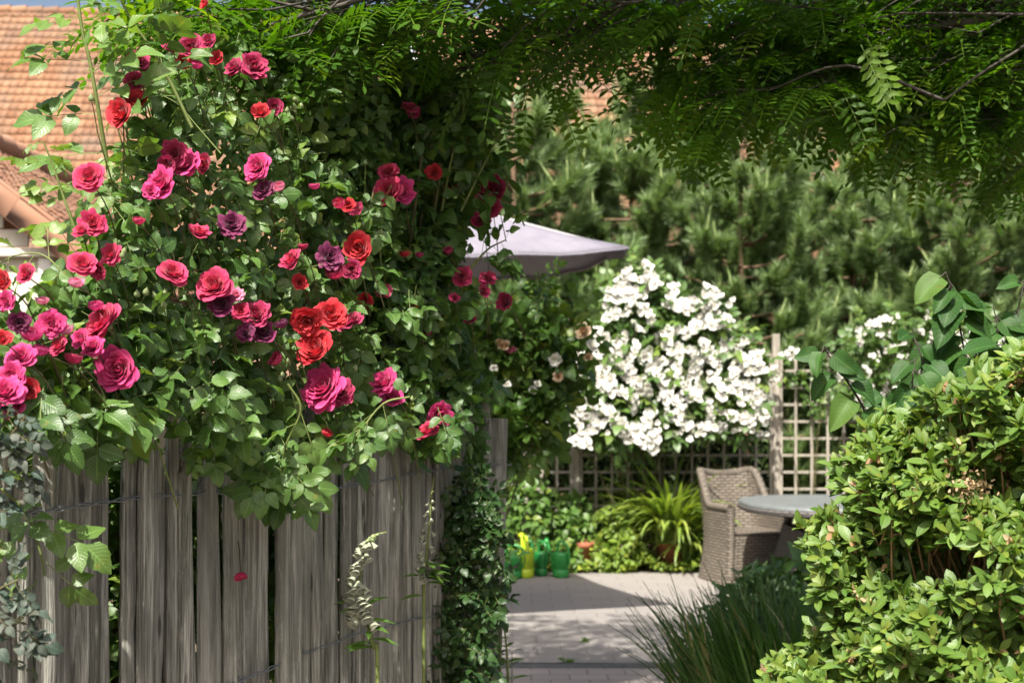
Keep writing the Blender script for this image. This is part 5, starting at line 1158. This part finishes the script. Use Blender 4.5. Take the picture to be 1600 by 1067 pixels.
# ================================================================== pines
def pine_meshes(seed, H):
    g = G(seed); tr = MB(); br = MB(); nd = MB(); cd = MB(); NB = []; ND = []; NL = []
    tr.tube(smooth([(0, 0, 0), (.04, .02, H * .3), (-.03, .0, H * .7), (0, 0, H)], 6), np.linspace(.075, .012, 19), 8)
    def needles(pts, dens, L, ang=1.0):
        pts = np.asarray(pts); seg = np.linalg.norm(np.diff(pts, axis=0), axis=1); Lt = seg.sum(); k = max(4, int(Lt * dens)); t = g.random(k) * (len(pts) - 1); i = t.astype(int).clip(0, len(pts) - 2); fr = (t - i)[:, None]
        b = pts[i] * (1 - fr) + pts[i + 1] * fr; T = nrm(pts[i + 1] - pts[i]); rd = rnd_dir(k, g); rd = nrm(rd - (rd * T).sum(1, keepdims=True) * T)
        a = ang * g.uniform(.65, 1.1, k)[:, None]; NB.append(b); ND.append(T * np.cos(a) + rd * np.sin(a)); NL.append(L * g.uniform(.75, 1.15, k))
    cn = [0]
    def candle(p, d):
        Lc = g.uniform(.14, .32); e = p + nrm(d) * Lc; pts = np.array([p, (p + e) / 2, e]); cd.tube(pts, [.012, .013, .005], 5, (.75, .25)); k = 40; t = g.random(k)[:, None]; b = p * (1 - t) + e * t; T = np.tile(nrm(d), (k, 1)); rd = rnd_dir(k, g); rd = nrm(rd - (rd * T).sum(1, keepdims=True) * T)
        cd.inst(T_NEEDLE, frames(T * .9 + rd * .45, rd), b, np.stack([np.full(k, .16), g.uniform(.05, .1, k), np.full(k, .05)], 1), np.stack([g.random(k), np.zeros(k)], 1)); cn[0] += 1
    z = .3
    while z < H - .15:
        m = int(g.integers(4, 7)) if z < H * .85 else 4; f = 1 - z / H; Lb = (.4 + 1.2 * f ** .7)
        for j in range(m):
            if g.random() < .05: continue
            a = j * 6.283 / m + g.uniform(-.5, .5) + z * 1.7; L = Lb * g.uniform(.55, 1.2); o = np.array([math.cos(a), math.sin(a), 0]); p0 = np.array([0, 0, z + g.normal(0, .06)]); up = g.uniform(.3, .75)
            pts = smooth([p0, p0 + o * L * .4 + [0, 0, L * .04], p0 + o * L * .75 + [0, 0, L * up * .4], p0 + o * L * .95 + [0, 0, L * up]], 4); br.tube(pts, np.linspace(.02, .007, len(pts)), 5)
            needles(pts[int(len(pts) * .55):], 700, .15, .85)
            if g.random() < .5: candle(pts[-1], np.array([g.normal(0, .2), g.normal(0, .2), 1]))
            for q in range(int(5 + L * 5)):
                t = g.uniform(.5, 1.0) if g.random() < .66 else g.uniform(.15, .5); b = pts[int(t * (len(pts) - 1))]; sd = g.uniform(-1, 1); side = np.array([-o[1], o[0], 0]) * sd; l2 = g.uniform(.25, .5) * (.55 + .45 * f)
                tw = smooth([b, b + (o * .6 + side * .7) * l2 * .55 + [0, 0, l2 * .15], b + (o * .7 + side * .9) * l2 * .85 + [0, 0, l2 * g.uniform(.45, .8)]], 3)
                br.tube(tw, np.linspace(.01, .005, len(tw)), 4); needles(tw, 900, .15, .75)
                if g.random() < .24: candle(tw[-1], np.array([g.normal(0, .2), g.normal(0, .2), 1]))
        z += g.uniform(.24, .38)
    candle(np.array([0, 0, H - .02]), np.array([0, 0, 1.]))
    b = np.concatenate(NB); d = np.concatenate(ND); L = np.concatenate(NL); n = len(b)
    nd.inst(T_NEEDLE, frames(d, rnd_dir(n, g)), b, np.stack([np.full(n, .17), L, L], 1), np.stack([np.clip(g.normal(.5, .3, n), 0, 1), (g.random(n) < .04) * .8], 1))
    return [(x.build(nm, m)) for x, nm, m in ((tr, 'trunk', M['pine_bark']), (br, 'branches', M['pine_bark']), (nd, 'needles', M['needle']), (cd, 'new_shoots', M['candle']))]
protoA = pine_meshes(151, 4.7); protoB = pine_meshes(152, 5.3)
pines = [(600, 15.4, 1.0, 0, 'young pine mostly hidden behind the dark climbing rose'), (800, 14.6, .93, 1, 'young pine with tall pale shoots behind the parasol'), (985, 15.6, .98, 0, 'young pine rising behind the big white rambling rose'), (1160, 14.7, .86, 1, 'young pine behind the tall trellis post'), (1330, 15.3, .88, 0, 'young pine between the trellis post and the lilac tip'), (1490, 14.5, .88, 1, 'young pine with bare brown branch behind the lilac'), (1660, 15.0, .95, 0, 'young pine at the right edge of the garden'), (690, 17.2, 1.08, 1, 'pine at the back left, above the climbing rose'), (890, 16.9, 1.1, 0, 'back row pine between parasol and white rose'), (1075, 17.3, 1.1, 1, 'back row pine above the right side of the white rose'), (1250, 17.0, 1.08, 0, 'back row pine above the open trellis panel'), (1415, 17.2, 1.05, 1, 'back row pine above the smaller white rose'), (1580, 16.9, 1.1, 0, 'back row pine above the azalea')]
used = set()
for i, (px, Y, s, k, lb) in enumerate(pines):
    p = P(px, 0, Y); t = thing('pine_tree', lb, 'pine tree', (p[0], p[1], 0), 'young pines behind the trellis'); t.rotation_euler = (0, 0, i * 2.1); t.scale = (s * 1.15, s * 1.15, s)
    for o in (protoA, protoB)[k]:
        if k not in used: c = o
        else: c = o.copy(); col.objects.link(c)
        c.parent = t
    used.add(k)

# small weeds in the paving joints
for px, py, lb in ((915, 1003, 'tiny green weed in a joint of the patio slabs, upper one'), (886, 1037, 'tiny green weed in the paving near the dark drain')):
    Y = CH * F / (py - HY); p = P(px, py, Y); g = G(px); mb = MB(); n = 26; a = g.uniform(0, 6.28, n)
    mb.inst(T_LANCE, frames(np.stack([np.cos(a), np.sin(a), g.uniform(.2, 1.2, n)], 1), np.tile([0, 0, 1.], (n, 1)) + g.normal(0, .3, (n, 3))), np.zeros((n, 3)) + g.normal(0, .008, (n, 3)) * [1, 1, 0], .055 * g.uniform(.5, 1.2, n), np.stack([g.random(n), .3 * g.random(n)], 1))
    o = mb.build('weed', M['shrub_leaf']); o.location = (p[0], p[1], .008); tag(o, lb, 'weed')
